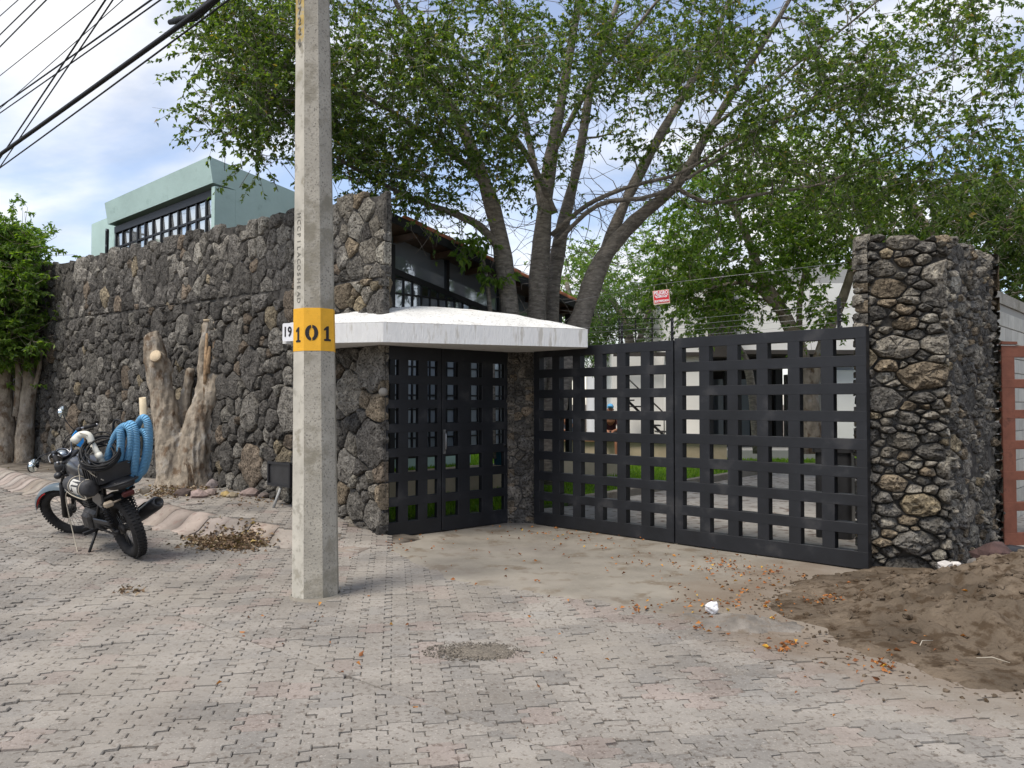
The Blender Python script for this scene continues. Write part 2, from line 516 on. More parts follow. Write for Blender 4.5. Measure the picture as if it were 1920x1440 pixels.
M['leaf_main'] = leaf_mat('ficus_leaf', [(0.0, (0.05, 0.085, 0.024)), (0.4, (0.09, 0.15, 0.036)), (0.8, (0.145, 0.215, 0.05)), (0.97, (0.23, 0.29, 0.06)), (1.0, (0.32, 0.20, 0.05))], 0.5)
M['leaf_bright'] = leaf_mat('bright_leaf', [(0.0, (0.075, 0.14, 0.028)), (0.5, (0.125, 0.22, 0.04)), (1.0, (0.21, 0.30, 0.05))], 0.5)
M['leaf_dark'] = leaf_mat('dark_leaf', [(0.0, (0.05, 0.085, 0.025)), (0.6, (0.085, 0.14, 0.036)), (1.0, (0.14, 0.20, 0.05))], 0.5)
M['leaf_feather'] = leaf_mat('feathery_leaf', [(0.0, (0.05, 0.11, 0.028)), (0.6, (0.09, 0.175, 0.04)), (1.0, (0.16, 0.25, 0.055))], 0.5)
M['grass'] = leaf_mat('grass_blade', [(0.0, (0.10, 0.20, 0.02)), (0.6, (0.16, 0.30, 0.03)), (1.0, (0.26, 0.36, 0.06))], 0.45, 0.6)
M['litter'] = leaf_mat('dry_leaf', [(0.0, (0.085, 0.058, 0.040)), (0.4, (0.155, 0.10, 0.062)), (0.75, (0.23, 0.155, 0.095)), (0.93, (0.34, 0.28, 0.20)), (1.0, (0.42, 0.30, 0.10))], 0.1, 0.85)
M['litter_orange'] = leaf_mat('orange_leaf', [(0.0, (0.13, 0.055, 0.028)), (0.5, (0.32, 0.115, 0.035)), (0.88, (0.48, 0.20, 0.05)), (1.0, (0.66, 0.42, 0.04))], 0.15, 0.75)
M['cable'] = mat('black_cable', (0.012, 0.012, 0.013), 0.6)
M['red_sign'] = mat('red_sign_paint', (0.56, 0.022, 0.03), 0.5)
# ================================================================== GROUND
def seg_coords(fine0, fine1, step, outer):
    a = list(np.arange(fine0, fine1 + 1e-6, step))
    lo = [-k for k in reversed(outer) if -k < fine0 - step]
    hi = [k for k in outer if k > fine1 + step]
    return np.array(lo + a + hi)
OUT = [12, 16, 20, 26, 34, 46, 60, 90, 140, 240, 500, 1200]
gx = seg_coords(-15.0, 9.0, 0.14, OUT)
gy = seg_coords(1.0, 18.0, 0.14, OUT)
def grid_mesh(name, xs, ys, zf, smooth=True):
    X, Y = np.meshgrid(xs, ys)
    Z = zf(X, Y)
    V = np.stack([X, Y, Z], -1).reshape(-1, 3)
    nx, ny = len(xs), len(ys)
    idx = np.arange(nx * ny).reshape(ny, nx)
    Fq = np.stack([idx[:-1, :-1], idx[:-1, 1:], idx[1:, 1:], idx[1:, :-1]], -1).reshape(-1, 4)
    return quick_mesh(name, V, Fq, 4, smooth)
ground = link('street_ground', grid_mesh('street_ground', gx, gy, lambda x, y: H(x, y) - 0.008 - 0.05 * ((kerb_d(x, y) > -0.02) & (kerb_d(x, y) < KERB_W + 0.05) & (x < -1.4))), M['sand'], kind='structure')

def poly_sdf(P, x, y):
    """signed distance (negative inside) of points to polygon P"""
    P = np.asarray(P, float); x = np.asarray(x, float); y = np.asarray(y, float)
    d = np.full(x.shape, 1e9); ins = np.zeros(x.shape, bool)
    n = len(P)
    for i in range(n):
        a, b = P[i], P[(i + 1) % n]
        e = b - a
        k = np.clip(((x - a[0]) * e[0] + (y - a[1]) * e[1]) / (e @ e), 0, 1)
        d = np.minimum(d, np.hypot(x - a[0] - k * e[0], y - a[1] - k * e[1]))
        c = ((a[1] > y) != (b[1] > y)) & (x < (b[0] - a[0]) * (y - a[1]) / (b[1] - a[1] + 1e-12) + a[0])
        ins ^= c
    return np.where(ins, -d, d)
def vnoise(x, y, s, seed=0.0):
    x = np.asarray(x, float)
    out = np.empty(x.shape)
    xf, yf, of = x.ravel(), np.asarray(y, float).ravel(), out.ravel()
    for i in range(xf.size):
        of[i] = mnoise.noise((xf[i] * s, yf[i] * s, seed))
    return of.reshape(x.shape)

C0 = gnd(716, 1014); C1 = gnd(949, 983); G0 = gnd(1003, 985); G1 = gnd(1620, 1072)
APRON = [gnd(*p) for p in ((700, 1012), (722, 1030), (765, 1056), (850, 1092), (1000, 1114), (1150, 1142), (1300, 1168), (1440, 1190), (1560, 1195), (1700, 1100), (1640, 1050))]
APRON = [(p.x, p.y) for p in APRON] + [(3.6, 8.4), (1.0, 10.6), (0.3, 11.2), (-0.5, 10.9), (-1.6, 9.9)]

# ---- pavers: interlocking double cross blocks
PW, PP, PA = 0.176, 0.235, 0.027
def paver_outline(j=0.0052, ch=0.007):
    hb, ht = PW / 2 - PA - .0022, PW / 2 + PA - .0022
    P = PP
    ys = [(-P / 2 + j, hb), (-P / 2 + P / 8 - ch + j, hb), (-P / 2 + P / 8 + j, ht), (-P / 8 - j, ht), (-P / 8 + ch - j, hb),
          (P / 8 - ch + j, hb), (P / 8 + j, ht), (P / 2 - P / 8 - j, ht), (P / 2 - P / 8 + ch - j, hb), (P / 2 - j, hb)]
    right = [(x, y) for y, x in ys]
    left = [(-x, y) for y, x in reversed(ys)]
    return right + left
POUT = np.array(paver_outline())
def clip_half(poly, p, nrm):
    """keep the side where (q-p).n >= 0"""
    out = []
    for i in range(len(poly)):
        a, b = poly[i], poly[(i + 1) % len(poly)]
        da, db = (a - p) @ nrm, (b - p) @ nrm
        if da >= 0: out.append(a)
        if (da >= 0) != (db >= 0):
            out.append(a + (b - a) * (da / (da - db)))
    return np.array(out)
def paver_geo(poly, top=0.0):
    n = len(poly)
    c = poly.mean(0)
    d = poly - c
    ln = np.linalg.norm(d, axis=1, keepdims=True) + 1e-9
    ins = c + d * np.clip((ln - 0.0055) / ln, 0.2, 1)
    V = np.zeros((3 * n, 3))
    V[:n, :2] = poly; V[:n, 2] = -0.05
    V[n:2 * n, :2] = poly; V[n:2 * n, 2] = top - 0.005
    V[2 * n:, :2] = ins; V[2 * n:, 2] = top
    fs = []
    for r in range(2):
        for i in range(n):
            k = (i + 1) % n
            fs.append((r * n + i, r * n + k, (r + 1) * n + k, (r + 1) * n + i))
    fs.append(tuple(range(2 * n, 3 * n)))
    return V, fs

# a straight sawn joint crosses the street; the paving has a different phase on either side
LA, LB = gnd(60, 1058), gnd(920, 1366)
la = np.array([LA.x, LA.y]); lb = np.array([LB.x, LB.y])
ld = (lb - la) / np.linalg.norm(lb - la); lnrm = np.array([-ld[1], ld[0]])
if lnrm[1] < 0: lnrm = -lnrm                     # +: far side
pav_full, pav_cut = [], []
pr = random.Random(3)
for side, ang, off in ((1, rad(8.5), (0.05, 0.02)), (-1, rad(10.5), (0.0, 0.1))):
    ca, sa = math.cos(ang), math.sin(ang)
    Rm = np.array([[ca, -sa], [sa, ca]])
    for i in range(-85, 75):
        for j in range(-10, 90):
            lc = np.array([i * PW + off[0], j * PP + (PP / 4 if i % 2 else 0) + off[1]])
            c = Rm @ lc
            x, y = c
            if y < 2.2 or y > 14.5 or abs(x) > 0.70 * y + 0.8: continue
            sd = (c - la) @ lnrm * side
            if sd < -0.13: continue
            pav = (x, y, sd, ang, Rm, side)
            (pav_full if sd > 0.13 else pav_cut).append(pav)
def filt(lst):
    x = np.array([p[0] for p in lst]); y = np.array([p[1] for p in lst])
    ap = poly_sdf(APRON, x, y)
    t, s = ts(x, y)
    kd = kerb_d(x, y)
    keep = (ap > -0.10)
    keep &= ~((s < 0.03) & (t > -0.3))
    keep &= ~((x > 1.0) & (y > 7.6)) & ~((x > -1.2) & (y > 9.0))
    keep &= ~((kd > -0.06) & (kd < KERB_W + 0.03) & (t > 0.15))
    q = np.hypot((x - 4.2) / 2.0, (y - 6.1) / 1.5)
    keep &= q > 1
    return [p for p, k in zip(lst, keep) if k]
pav_full = filt(pav_full); pav_cut = filt(pav_cut)

def paver_matrix(x, y, ang):
    e = 0.05
    hx = (Hs(x + e, y) - Hs(x - e, y)) / (2 * e); hy = (Hs(x, y + e) - Hs(x, y - e)) / (2 * e)
    nrm = Vector((-hx, -hy, 1)).normalized()
    nrm = (nrm + Vector((pr.gauss(0, .014), pr.gauss(0, .014), 0))).normalized()
    ax = Vector((math.cos(ang), math.sin(ang), 0)); ax = (ax - nrm * ax.dot(nrm)).normalized()
    ay = nrm.cross(ax)
    m = Matrix(((ax.x, ay.x, nrm.x, x), (ax.y, ay.y, nrm.y, y), (ax.z, ay.z, nrm.z, Hs(x, y) + 0.010 + pr.gauss(0, 0.0032)), (0, 0, 0, 1)))
    return m
def paver_tint():
    g = pr.uniform(0.88, 1.10)
    k = pr.random()
    if k < 0.16: return (g * 1.02, g * 0.935, g * 0.915)
    if k < 0.34: return (g * 0.90, g * 0.90, g * 0.90)
    return (g * 1.0, g * 0.985, g * 0.965)
def in_frame(x, y):
    px, py = proj((x, y, Hs(x, y)))
    return -60 < px < 1980 and py < 1500
pav_full.sort(key=lambda p: (0 if in_frame(p[0], p[1]) else 1, p[1]))
Vp, fp = paver_geo(POUT)
pav_meshes = []
for k in range(4):
    me = bpy.data.meshes.new('paver')
    V2_ = Vp.copy()
    me.from_pydata([tuple(v) for v in V2_], [], fp); me.update()
    set_col(me, np.array([[1, 1, 1]] * len(V2_)) * (0.97 + 0.02 * k))
    me.materials.append(M['paver'])
    pav_meshes.append(me)
N_PAV = 262
rows = []
for k, p in enumerate(pav_full):
    mtx = paver_matrix(p[0], p[1], p[3])
    if k < N_PAV:
        o = bpy.data.objects.new('paver', pav_meshes[k % 4]); COL.objects.link(o)
        o.parent = ground; o.matrix_world = mtx
        c = paver_tint(); o.color = (*c, 1)
    else:
        rows.append((mtx, Vp, fp, paver_tint()))
cutn = 0
for p in sorted(pav_cut, key=lambda q: q[1]):
    mtx = paver_matrix(p[0], p[1], p[3])
    inv = p[4].T
    pl = (inv @ (la + lnrm * 0.004 * p[5] - np.array([p[0], p[1]])))
    nl = inv @ (lnrm * p[5])
    poly = clip_half(POUT, pl, nl)
    if len(poly) < 4: continue
    ar = 0.5 * abs(np.dot(poly[:, 0], np.roll(poly[:, 1], 1)) - np.dot(poly[:, 1], np.roll(poly[:, 0], 1)))
    if ar < 0.002: continue
    V, f = paver_geo(poly)
    if cutn < 36:
        me = bpy.data.meshes.new('paver'); me.from_pydata([tuple(v) for v in V], [], f); me.update()
        set_col(me, np.ones((len(V), 3))); me.materials.append(M['paver'])
        o = bpy.data.objects.new('paver', me); COL.objects.link(o)
        o.parent = ground; o.matrix_world = mtx; o.color = (*paver_tint(), 1); cutn += 1
    else:
        rows.append((mtx, V, f, paver_tint()))
def joined(name, rows, mat_, parent):
    vs_, fs, cs = [], [], []
    for mtx, V, f, c in rows:
        o = len(vs_)
        m = np.array(mtx)
        W = V @ m[:3, :3].T + m[:3, 3]
        vs_ += [tuple(v) for v in W]
        fs += [tuple(i + o for i in q) for q in f]
        cs += [c] * len(V)
    me = bpy.data.meshes.new(name); me.from_pydata(vs_, [], fs); me.update()
    set_col(me, np.array(cs))
    return link(name, me, mat_, parent, kind='stuff')
joined('paver_field', rows, M['paver'], ground)

# ---- rolled kerb stones
kerb = bpy.data.objects.new('kerb', None); COL.objects.link(kerb); kerb['kind'] = 'structure'
kerb.location = (-4.2, 9.4, 0)
KPROF = [(-0.05, -0.08), (-0.03, 0.0), (0.05, 0.008), (0.11, 0.035), (0.17, 0.085), (0.23, 0.135), (0.29, 0.165), (0.36, 0.175), (0.41, 0.168), (0.42, 0.02)]
kp = []
xx = np.linspace(-15.0, -1.55, 3000); yy = np.interp(xx, KX, KY)
sacc = np.concatenate([[0], np.cumsum(np.hypot(np.diff(xx), np.diff(yy)))])
kpos = 0.0
kr = random.Random(5)
while kpos < sacc[-1] - 0.3:
    L = 0.36 + kr.uniform(-0.04, 0.05)
    a0, a1 = kpos + 0.006, kpos + L - 0.006
    vs_ = []; S = []
    for q in (a0, (a0 + a1) / 2, a1):
        x = np.interp(q, sacc, xx); y = np.interp(q, sacc, yy)
        x2 = np.interp(q + .1, sacc, xx); y2 = np.interp(q + .1, sacc, yy)
        x1 = np.interp(q - .1, sacc, xx); y1 = np.interp(q - .1, sacc, yy)
        d = np.array([x2 - x1, y2 - y1]); d /= np.linalg.norm(d)
        nn = np.array([-d[1], d[0]])
        if nn[1] < 0: nn = -nn
        t_, s_ = ts(x, y)
        hh = float(sstep(-0.9, 1.3, t_))
        zb = float(0.17 * sstep(-0.5, 3.5, t_))
        for (w, z) in KPROF:
            vs_.append(Vector((x + nn[0] * w, y + nn[1] * w, zb + (z * hh if z > 0 else z) + 0.006)))
    n = len(KPROF)
    fs = [(r * n + i, (r + 1) * n + i, (r + 1) * n + i + 1, r * n + i + 1) for r in range(2) for i in range(n - 1)]
    fs += [tuple(range(n)), tuple(range(3 * n - 1, 2 * n - 1, -1))]
    c = sum(vs_, Vector()) / len(vs_)
    tlt = Matrix.Rotation(kr.gauss(0, .007), 4, 'X') @ Matrix.Rotation(kr.gauss(0, .007), 4, 'Y')
    dz = kr.gauss(0, .003)
    vs_ = [c + tlt @ (v - c) + Vector((0, 0, dz)) - kerb.location for v in vs_]
    me = bpy.data.meshes.new('kerb_stone'); me.from_pydata([tuple(v) for v in vs_], [], fs)
    me.polygons.foreach_set('use_smooth', [True] * (2 * (n - 1)) + [False] * 2); me.update()
    g = kr.uniform(.85, 1.12); set_col(me, np.ones((len(vs_), 3)) * np.array([g * kr.uniform(.98, 1.06), g, g * kr.uniform(.94, 1.02)]))
    link('kerb_stone', me, M['kerb'], kerb)
    kpos += L

# ---- concrete apron in front of the gates, feathering into the paving
ax_ = np.arange(-2.6, 4.8, 0.055); ay_ = np.arange(5.0, 11.2, 0.055)
def apron_z(X, Y):
    sd = poly_sdf(APRON, X, Y) + vnoise(X, Y, 2.3, 4.0) * 0.09 + vnoise(X, Y, 9.0, 8.0) * 0.03
    return H(X, Y) * sstep(-0.15, 0.5, sd) + 0.019 - 0.06 * sstep(-0.10, 0.12, sd) + vnoise(X, Y, 1.1, 2.0) * 0.006
link('driveway_apron', grid_mesh('driveway_apron', ax_, ay_, apron_z), M['apron'], kind='structure')

# ---- inner driveway and lawn
def flat_poly(name, pts, z, mat_, kind='structure', th=0.10):
    mb = MB(); mb.prism([(p[0], p[1]) for p in pts], z - th, z)
    return mb.build(name, mat_, kind=kind)
M['drive'] = mat('inner_drive_pavers', (0.30, 0.285, 0.265), 0.95, var=0.2, vscale=2, bump=0.01, bscale=14, speck=(0.13, 0.10, 0.085), speck_scale=6, speck_t=0.58)
drive = flat_poly('inner_driveway', [(-1.6, 9.95), (-.5, 10.95), (.35, 11.25), (1.1, 10.7), (3.6, 8.45), (14, 9.2), (14, 27), (6.5, 27), (6.8, 20), (1.0, 12.3), (-1.5, 10.6)], 0.024, M['drive'])
lawn_poly = [(-1.9, 10.35), (-1.2, 10.75), (0.9, 12.3), (6.7, 19.2), (14, 19.6), (14, 24), (-6, 24), (-6, 13)]
lawn = flat_poly('lawn', lawn_poly, 0.06, M['lawn'])
# grass blades
def blades(name, poly, n, z, hgt, mat_, seed, parent=None):
    g = np.random.default_rng(seed)
    P = np.array(poly); lo, hi = P.min(0), P.max(0)
    x = g.uniform(lo[0], hi[0], n * 3); y = lo[1] + (hi[1] - lo[1]) * g.uniform(0, 1, n * 3) ** 1.5
    ok = poly_sdf(poly, x, y) < -0.02
    x, y = x[ok][:n], y[ok][:n]
    m = len(x)
    a = g.uniform(0, 2 * np.pi, m); h = hgt * g.uniform(.5, 1.2, m); w = 0.007 + 0.0006 * y
    lean = g.uniform(0, .6, m) * h; la_ = g.uniform(0, 2 * np.pi, m)
    V = np.zeros((m, 3, 3))
    V[:, 0] = np.stack([x - np.cos(a) * w, y - np.sin(a) * w, np.full(m, z)], -1)
    V[:, 1] = np.stack([x + np.cos(a) * w, y + np.sin(a) * w, np.full(m, z)], -1)
    V[:, 2] = np.stack([x + np.cos(la_) * lean, y + np.sin(la_) * lean, z + h], -1)
    me = quick_mesh(name, V.reshape(-1, 3), np.arange(3 * m).reshape(-1, 3), 3)
    return link(name, me, mat_, parent, kind='stuff')
tag(blades('grass', lawn_poly, 60000, 0.058, 0.085, M['grass'], 2), 'short green lawn grass seen through the gates', 'grass')
# lawn edging kerbs
ed = MB()
for a, b in (((0.9, 12.25), (3.6, 15.5)), ((3.63, 15.53), (6.75, 19.25)), ((6.8, 19.3), (13.8, 19.7))):
    a, b = Vector((*a, 0)), Vector((*b, 0)); d = b - a
    Mx = Matrix.Translation((a + b) / 2) @ Matrix.Rotation(math.atan2(d.y, d.x), 4, 'Z')
    ed.box((0, 0, 0.05), (d.length, 0.14, 0.20), Mx, 0.01)
ed.build('lawn_kerb', M['apron'], kind='structure')

# ================================================================== MASONRY
def dart(w, h, rmin, rmax, aspect, seed, tries=60, bias=1.6):
    g = random.Random(seed)
    hh = h / aspect
    n = int((w + 2 * rmax) * (hh + 2 * rmax) / (rmin * rmin) * 4.5)
    P, Rr = [], []
    cell = 2 * rmax; buck = {}
    def attempt(r, k):
        px, py = g.uniform(-rmax, w + rmax), g.uniform(-rmax, hh + rmax)
        ci, cj = int(px // cell), int(py // cell)
        for i in (ci - 1, ci, ci + 1):
            for j in (cj - 1, cj, cj + 1):
                for (qx, qy, qr) in buck.get((i, j), ()):
                    lim = (qr + r) * k
                    if (qx - px) ** 2 + (qy - py) ** 2 < lim * lim: return
        buck.setdefault((ci, cj), []).append((px, py, r))
        P.append((px, py)); Rr.append(r)
    for _ in range(n): attempt(rmin + (rmax - rmin) * g.random() ** bias, 0.92)
    for _ in range(n // 2): attempt(rmin * 0.62, 0.95)        # chips in the gaps
    return np.array(P), np.array(Rr)
def power_cells(P, Rr, box, aspect):
    x0, y0, x1, y1 = box
    cells = []
    for i in range(len(P)):
        d2 = ((P - P[i]) ** 2).sum(1)
        nb = np.argpartition(d2, min(17, len(P) - 1))[:18]
        nb = nb[np.argsort(d2[nb])][1:]
        poly = [(x0, y0), (x1, y0), (x1, y1), (x0, y1)]
        pix, piy, ri2 = P[i, 0], P[i, 1], Rr[i] ** 2
        for j in nb:
            ex, ey = P[j, 0] - pix, P[j, 1] - piy
            dd = ex * ex + ey * ey
            k = (dd + ri2 - Rr[j] ** 2) / (2 * dd)
            cst = (pix + ex * k) * ex + (piy + ey * k) * ey
            out = []
            m = len(poly)
            ds = [cst - q[0] * ex - q[1] * ey for q in poly]
            if min(ds) >= 0: continue
            for a in range(m):
                b = (a + 1) % m
                da, db = ds[a], ds[b]
                if da >= 0: out.append(poly[a])
                if (da >= 0) != (db >= 0):
                    f = da / (da - db)
                    out.append((poly[a][0] + (poly[b][0] - poly[a][0]) * f, poly[a][1] + (poly[b][1] - poly[a][1]) * f))
            poly = out
            if len(poly) < 3: break
        if len(poly) >= 3:
            c = np.array(poly, float); c[:, 1] *= aspect
            cells.append(c)
        else: cells.append(None)
    return cells
def chaikin(poly, k=0.17):
    out = []
    n = len(poly)
    for i in range(n):
        a, b = poly[i], poly[(i + 1) % n]
        out += [a + (b - a) * k, a + (b - a) * (1 - k)]
    return np.array(out)
def stone_geo(poly, proud, gap, g, rough=0.3):
    """local verts with centroid at 0: (a, b, c) c outward"""
    c = poly.mean(0)
    d = poly - c
    rr = np.linalg.norm(d, axis=1, keepdims=True)
    d = d * np.clip((rr - gap) / rr, 0.3, 1)
    # drop very short edges
    keep = [i for i in range(len(d)) if np.linalg.norm(d[i] - d[i - 1]) > 0.018]
    d = d[keep]
    if len(d) < 3: return None
    o = g.uniform(0, 80, 3)
    q_ = []
    for i in range(len(d)):
        a_, b_ = d[i], d[(i + 1) % len(d)]
        k = max(1, int(np.linalg.norm(b_ - a_) / 0.075))
        for j in range(k):
            f = (j + (0.14 if j == 0 else 0)) / k
            q_.append(a_ + (b_ - a_) * f)
        if k > 0: q_.append(a_ + (b_ - a_) * (1 - 0.14 / k))
    d = np.array(q_)
    d = d * (1 + np.array([[0.16 * mnoise.noise((p[0] * 11 + o[0], p[1] * 11 + o[1], o[2])) - 0.015] for p in d]))
    n = len(d)
    sz = np.mean(np.linalg.norm(d, axis=1))
    # broken faces: lower envelope of a few random planes
    pl = [(1.0, g.normal(0, .10, 2))]
    for _ in range(4):
        a_ = g.uniform(0, 2 * np.pi); sl = g.uniform(.35, 1.0)
        pl.append((1.0 + g.uniform(.05, .38), np.array([np.cos(a_), np.sin(a_)]) * sl))
    sc = (1.0, 1.0, 0.93, 0.72, 0.45, 0.2)
    NRg = len(sc)
    V = np.zeros((NRg * n + 1, 3))
    for r in range(NRg):
        ro = g.uniform(-.5, .5) * 0.12 if r > 2 else 0.0
        q = d * sc[r]
        if r > 2:
            q = q + g.normal(0, 0.06 * sz, (n, 2)) * (0.9 if r < 5 else .6)
        V[r * n:(r + 1) * n, :2] = q
        if r == 0:
            V[:n, 2] = -0.07; continue
        for i in range(n):
            p = q[i] / max(sz, 1e-4)
            h = min(k - (t_ @ p) for k, t_ in pl)
            h += 0.34 * mnoise.noise((q[i][0] * 9 + o[0], q[i][1] * 9 + o[1], o[2])) + 0.36 * mnoise.noise((q[i][0] * 27 + o[0], q[i][1] * 27 + o[1], o[2]))
            if r == 1: h = min(h, 0.9) * 0.45
            elif r == 2: h *= 0.86
            V[r * n + i, 2] = proud * max(h, 0.05)
    V[NRg * n] = (0, 0, V[(NRg - 1) * n:NRg * n, 2].mean())
    fs = []
    for r in range(NRg - 1):
        for i in range(n):
            k = (i + 1) % n
            fs.append((r * n + i, r * n + k, (r + 1) * n + k, (r + 1) * n + i))
    for i in range(n):
        fs.append(((NRg - 1) * n + i, (NRg - 1) * n + (i + 1) % n, NRg * n))
    return V, fs, c
def stone_tint(g, kind='wall', y=0.5):
    k = g.random(); v = g.uniform(0.72, 1.3)
    if kind == 'wall':
        if k < 0.56: c = (0.118, 0.112, 0.106)
        elif k < 0.84: c = (0.20, 0.19, 0.175)
        elif k < 0.92: c = (0.17, 0.14, 0.112)
        elif k < 0.955: c = (0.24, 0.205, 0.15)
        else: c = (0.235, 0.225, 0.205)
    elif kind == 'pillar':
        if k < 0.46: c = (0.145, 0.138, 0.128)
        elif k < 0.78: c = (0.25, 0.232, 0.203)
        elif k < 0.92: c = (0.22, 0.182, 0.136)
        elif k < 0.95: c = (0.28, 0.235, 0.165)
        else: c = (0.31, 0.295, 0.26)
    else:
        if k < 0.5: c = (0.12, 0.112, 0.105)
        elif k < 0.85: c = (0.19, 0.172, 0.152)
        else: c = (0.22, 0.178, 0.135)
    return (c[0] * v * 1.14, c[1] * v * 1.12, c[2] * v * 1.07)
def face_stones(org, adir, w, h_lo, h_top, rmin, rmax, aspect, proud, gap, seed, kind, tw_=None, ztop=None, zbot=None):
    """stones on a vertical face: returns list of (matrix, V, f, tint, score)"""
    g = np.random.default_rng(seed)
    adir = Vector(adir).normalized(); up = Vector((0, 0, 1))
    nrm = adir.cross(up)
    P, Rr = dart(w, h_top - h_lo + 0.3, rmin, rmax, aspect, seed)
    cells = power_cells(P, Rr, (0, 0, w, (h_top - h_lo + 0.5) / aspect), aspect)
    out = []
    for i, c in enumerate(cells):
        if c is None: continue
        cc = c.mean(0)
        a, b = cc[0], cc[1] + h_lo
        zt = ztop(a) if ztop else h_top
        if b > zt + (0.10 if ztop is course else -0.035) or a < -0.05 or a > w + 0.05: continue
        if zbot is not None:
            c = clip_half(c, np.array([0.0, zbot(a) - h_lo]), np.array([0.0, 1.0]))
            if len(c) < 3 or np.ptp(c[:, 1]) < .06: continue
        if ztop is not None:
            lim = zt + g.uniform(-.02, .03) - h_lo
            c = clip_half(c, np.array([0.0, lim]), np.array([0.0, -1.0]))
            if len(c) < 3 or np.ptp(c[:, 1]) < .06: continue
        st = stone_geo(c, proud * g.uniform(.6, 1.35), gap, g)
        if st is None: continue
        V, f, cen = st
        pos = Vector(org) + adir * cen[0] + up * (cen[1] + h_lo)
        mtx = Matrix(((adir.x, up.x, nrm.x, pos.x), (adir.y, up.y, nrm.y, pos.y), (adir.z, up.z, nrm.z, pos.z), (0, 0, 0, 1)))
        tint = stone_tint(g, kind) if tw_ is None else tw_(g, a, b)
        pc = [proj(pos + adir * (q[0] - cen[0]) + up * (q[1] - cen[1])) for q in c] if pos.y > 1 else []
        ar = 0
        if nrm.dot(Vector((0, 0, CAMZ)) - pos) > 0 and pc:
            xs = np.array([q[0] for q in pc]); ys = np.array([q[1] for q in pc])
            if xs.max() > 0 and xs.min() < 1920:
                ar = 0.5 * abs(np.dot(xs, np.roll(ys, 1)) - np.dot(ys, np.roll(xs, 1)))
        out.append((mtx, V, f, tint, ar))
    return out
def lay_stones(root, stones, limit, name='stone'):
    stones.sort(key=lambda q: -q[4])
    rest = []
    inv = root.matrix_basis.inverted()
    for i, (mtx, V, f, c, ar) in enumerate(stones):
        if i < limit and ar > 60:
            me = bpy.data.meshes.new(name); me.from_pydata([tuple(v) for v in V], [], f); me.update()
            set_col(me, np.ones((len(V), 3)) * np.array(c))
            o = link(name, me, M['stone'], root)
            o.matrix_basis = inv @ mtx
        else:
            rest.append((inv @ mtx, V, f, c))
    if rest:
        joined(name + '_infill', rest, M['stone'], root)
def M_basis(loc): 
    return Matrix.Translation(loc)

WL = 17.5
course = lambda a: 3.06 + 0.026 * (WL - a)          # the wall was raised above this course
# ---- the long street wall
def wall_top(t): return 4.13 + 0.047 * t + 0.02 * math.sin(t * 1.7)
wroot = thing('stone_wall', 'long dark lava stone street wall behind the motorcycle and the concrete pole', 'wall', tw(0, 0, 0))
core = MB()
cpts = [tw(-0.0, -0.0), tw(WL + 6, 0), tw(WL + 6, 0.38), tw(0.42, 0.38)]
segs = 24
for i in range(segs):
    a, b = i / segs * (WL + 6), (i + 1) / segs * (WL + 6)
    a0 = max(a, 0.36) if i == 0 else a
    q = [tw(a, 0.035), tw(b, 0.035), tw(b, 0.38), tw(a0, 0.38)]
    zt0, zt1 = wall_top(a) - 0.07, wall_top(b) - 0.07
    vs_ = [(p.x, p.y, -0.15) for p in q] + [(q[0].x, q[0].y, zt0), (q[1].x, q[1].y, zt1), (q[2].x, q[2].y, zt1), (q[3].x, q[3].y, zt0)]
    vs_ = [(x - wroot.location.x, y - wroot.location.y, z) for x, y, z in vs_]
    fs = [(0, 1, 5, 4), (2, 3, 7, 6), (4, 5, 6, 7)]
    if i == 0: fs.append((3, 0, 4, 7))
    if i == segs - 1: fs.append((1, 2, 6, 5))
    core.add(vs_, fs)
core.build('mortar_core', M['mortar'], wroot)
def wall_tint(g, a, b):
    c = stone_tint(g, 'wall')
    t = WL - a
    if b < course(a): c = tuple(q * 0.98 for q in c)      # the older lower courses are darker basalt
    elif t > 0.6: c = tuple(q * 1.35 for q in c)
    if t < 0.85 and g.random() < .55: c = stone_tint(g, 'pillar')
    return c
far = tw(WL, 0.015)
st = face_stones((far.x, far.y, 0), Vector((-U2[0], -U2[1], 0)), WL, -0.1, 3.62, 0.085, 0.33, 1.08, 0.060, 0.012, 11, 'wall', wall_tint, ztop=course)
far = tw(WL, 0.045)
st += face_stones((far.x, far.y, 0), Vector((-U2[0], -U2[1], 0)), WL, 2.85, wall_top(WL) + .1, 0.095, 0.35, 1.15, 0.050, 0.011, 13, 'wall', wall_tint,
                 ztop=lambda a: wall_top(WL - a), zbot=lambda a: course(a) + 0.03)
# end face of the wall (slanting back)
e0, e1 = tw(0.03, 0.05), tw(0.40, 0.40)
ed_ = (e1 - e0)
st += face_stones((e0.x, e0.y, 0), ed_, ed_.length, 2.45, 4.0, 0.08, 0.16, 1.0, 0.03, 0.012, 12, 'pillar', ztop=lambda a_: 4.04)
bpy.context.view_layer.update()
lay_stones(wroot, st, 299)

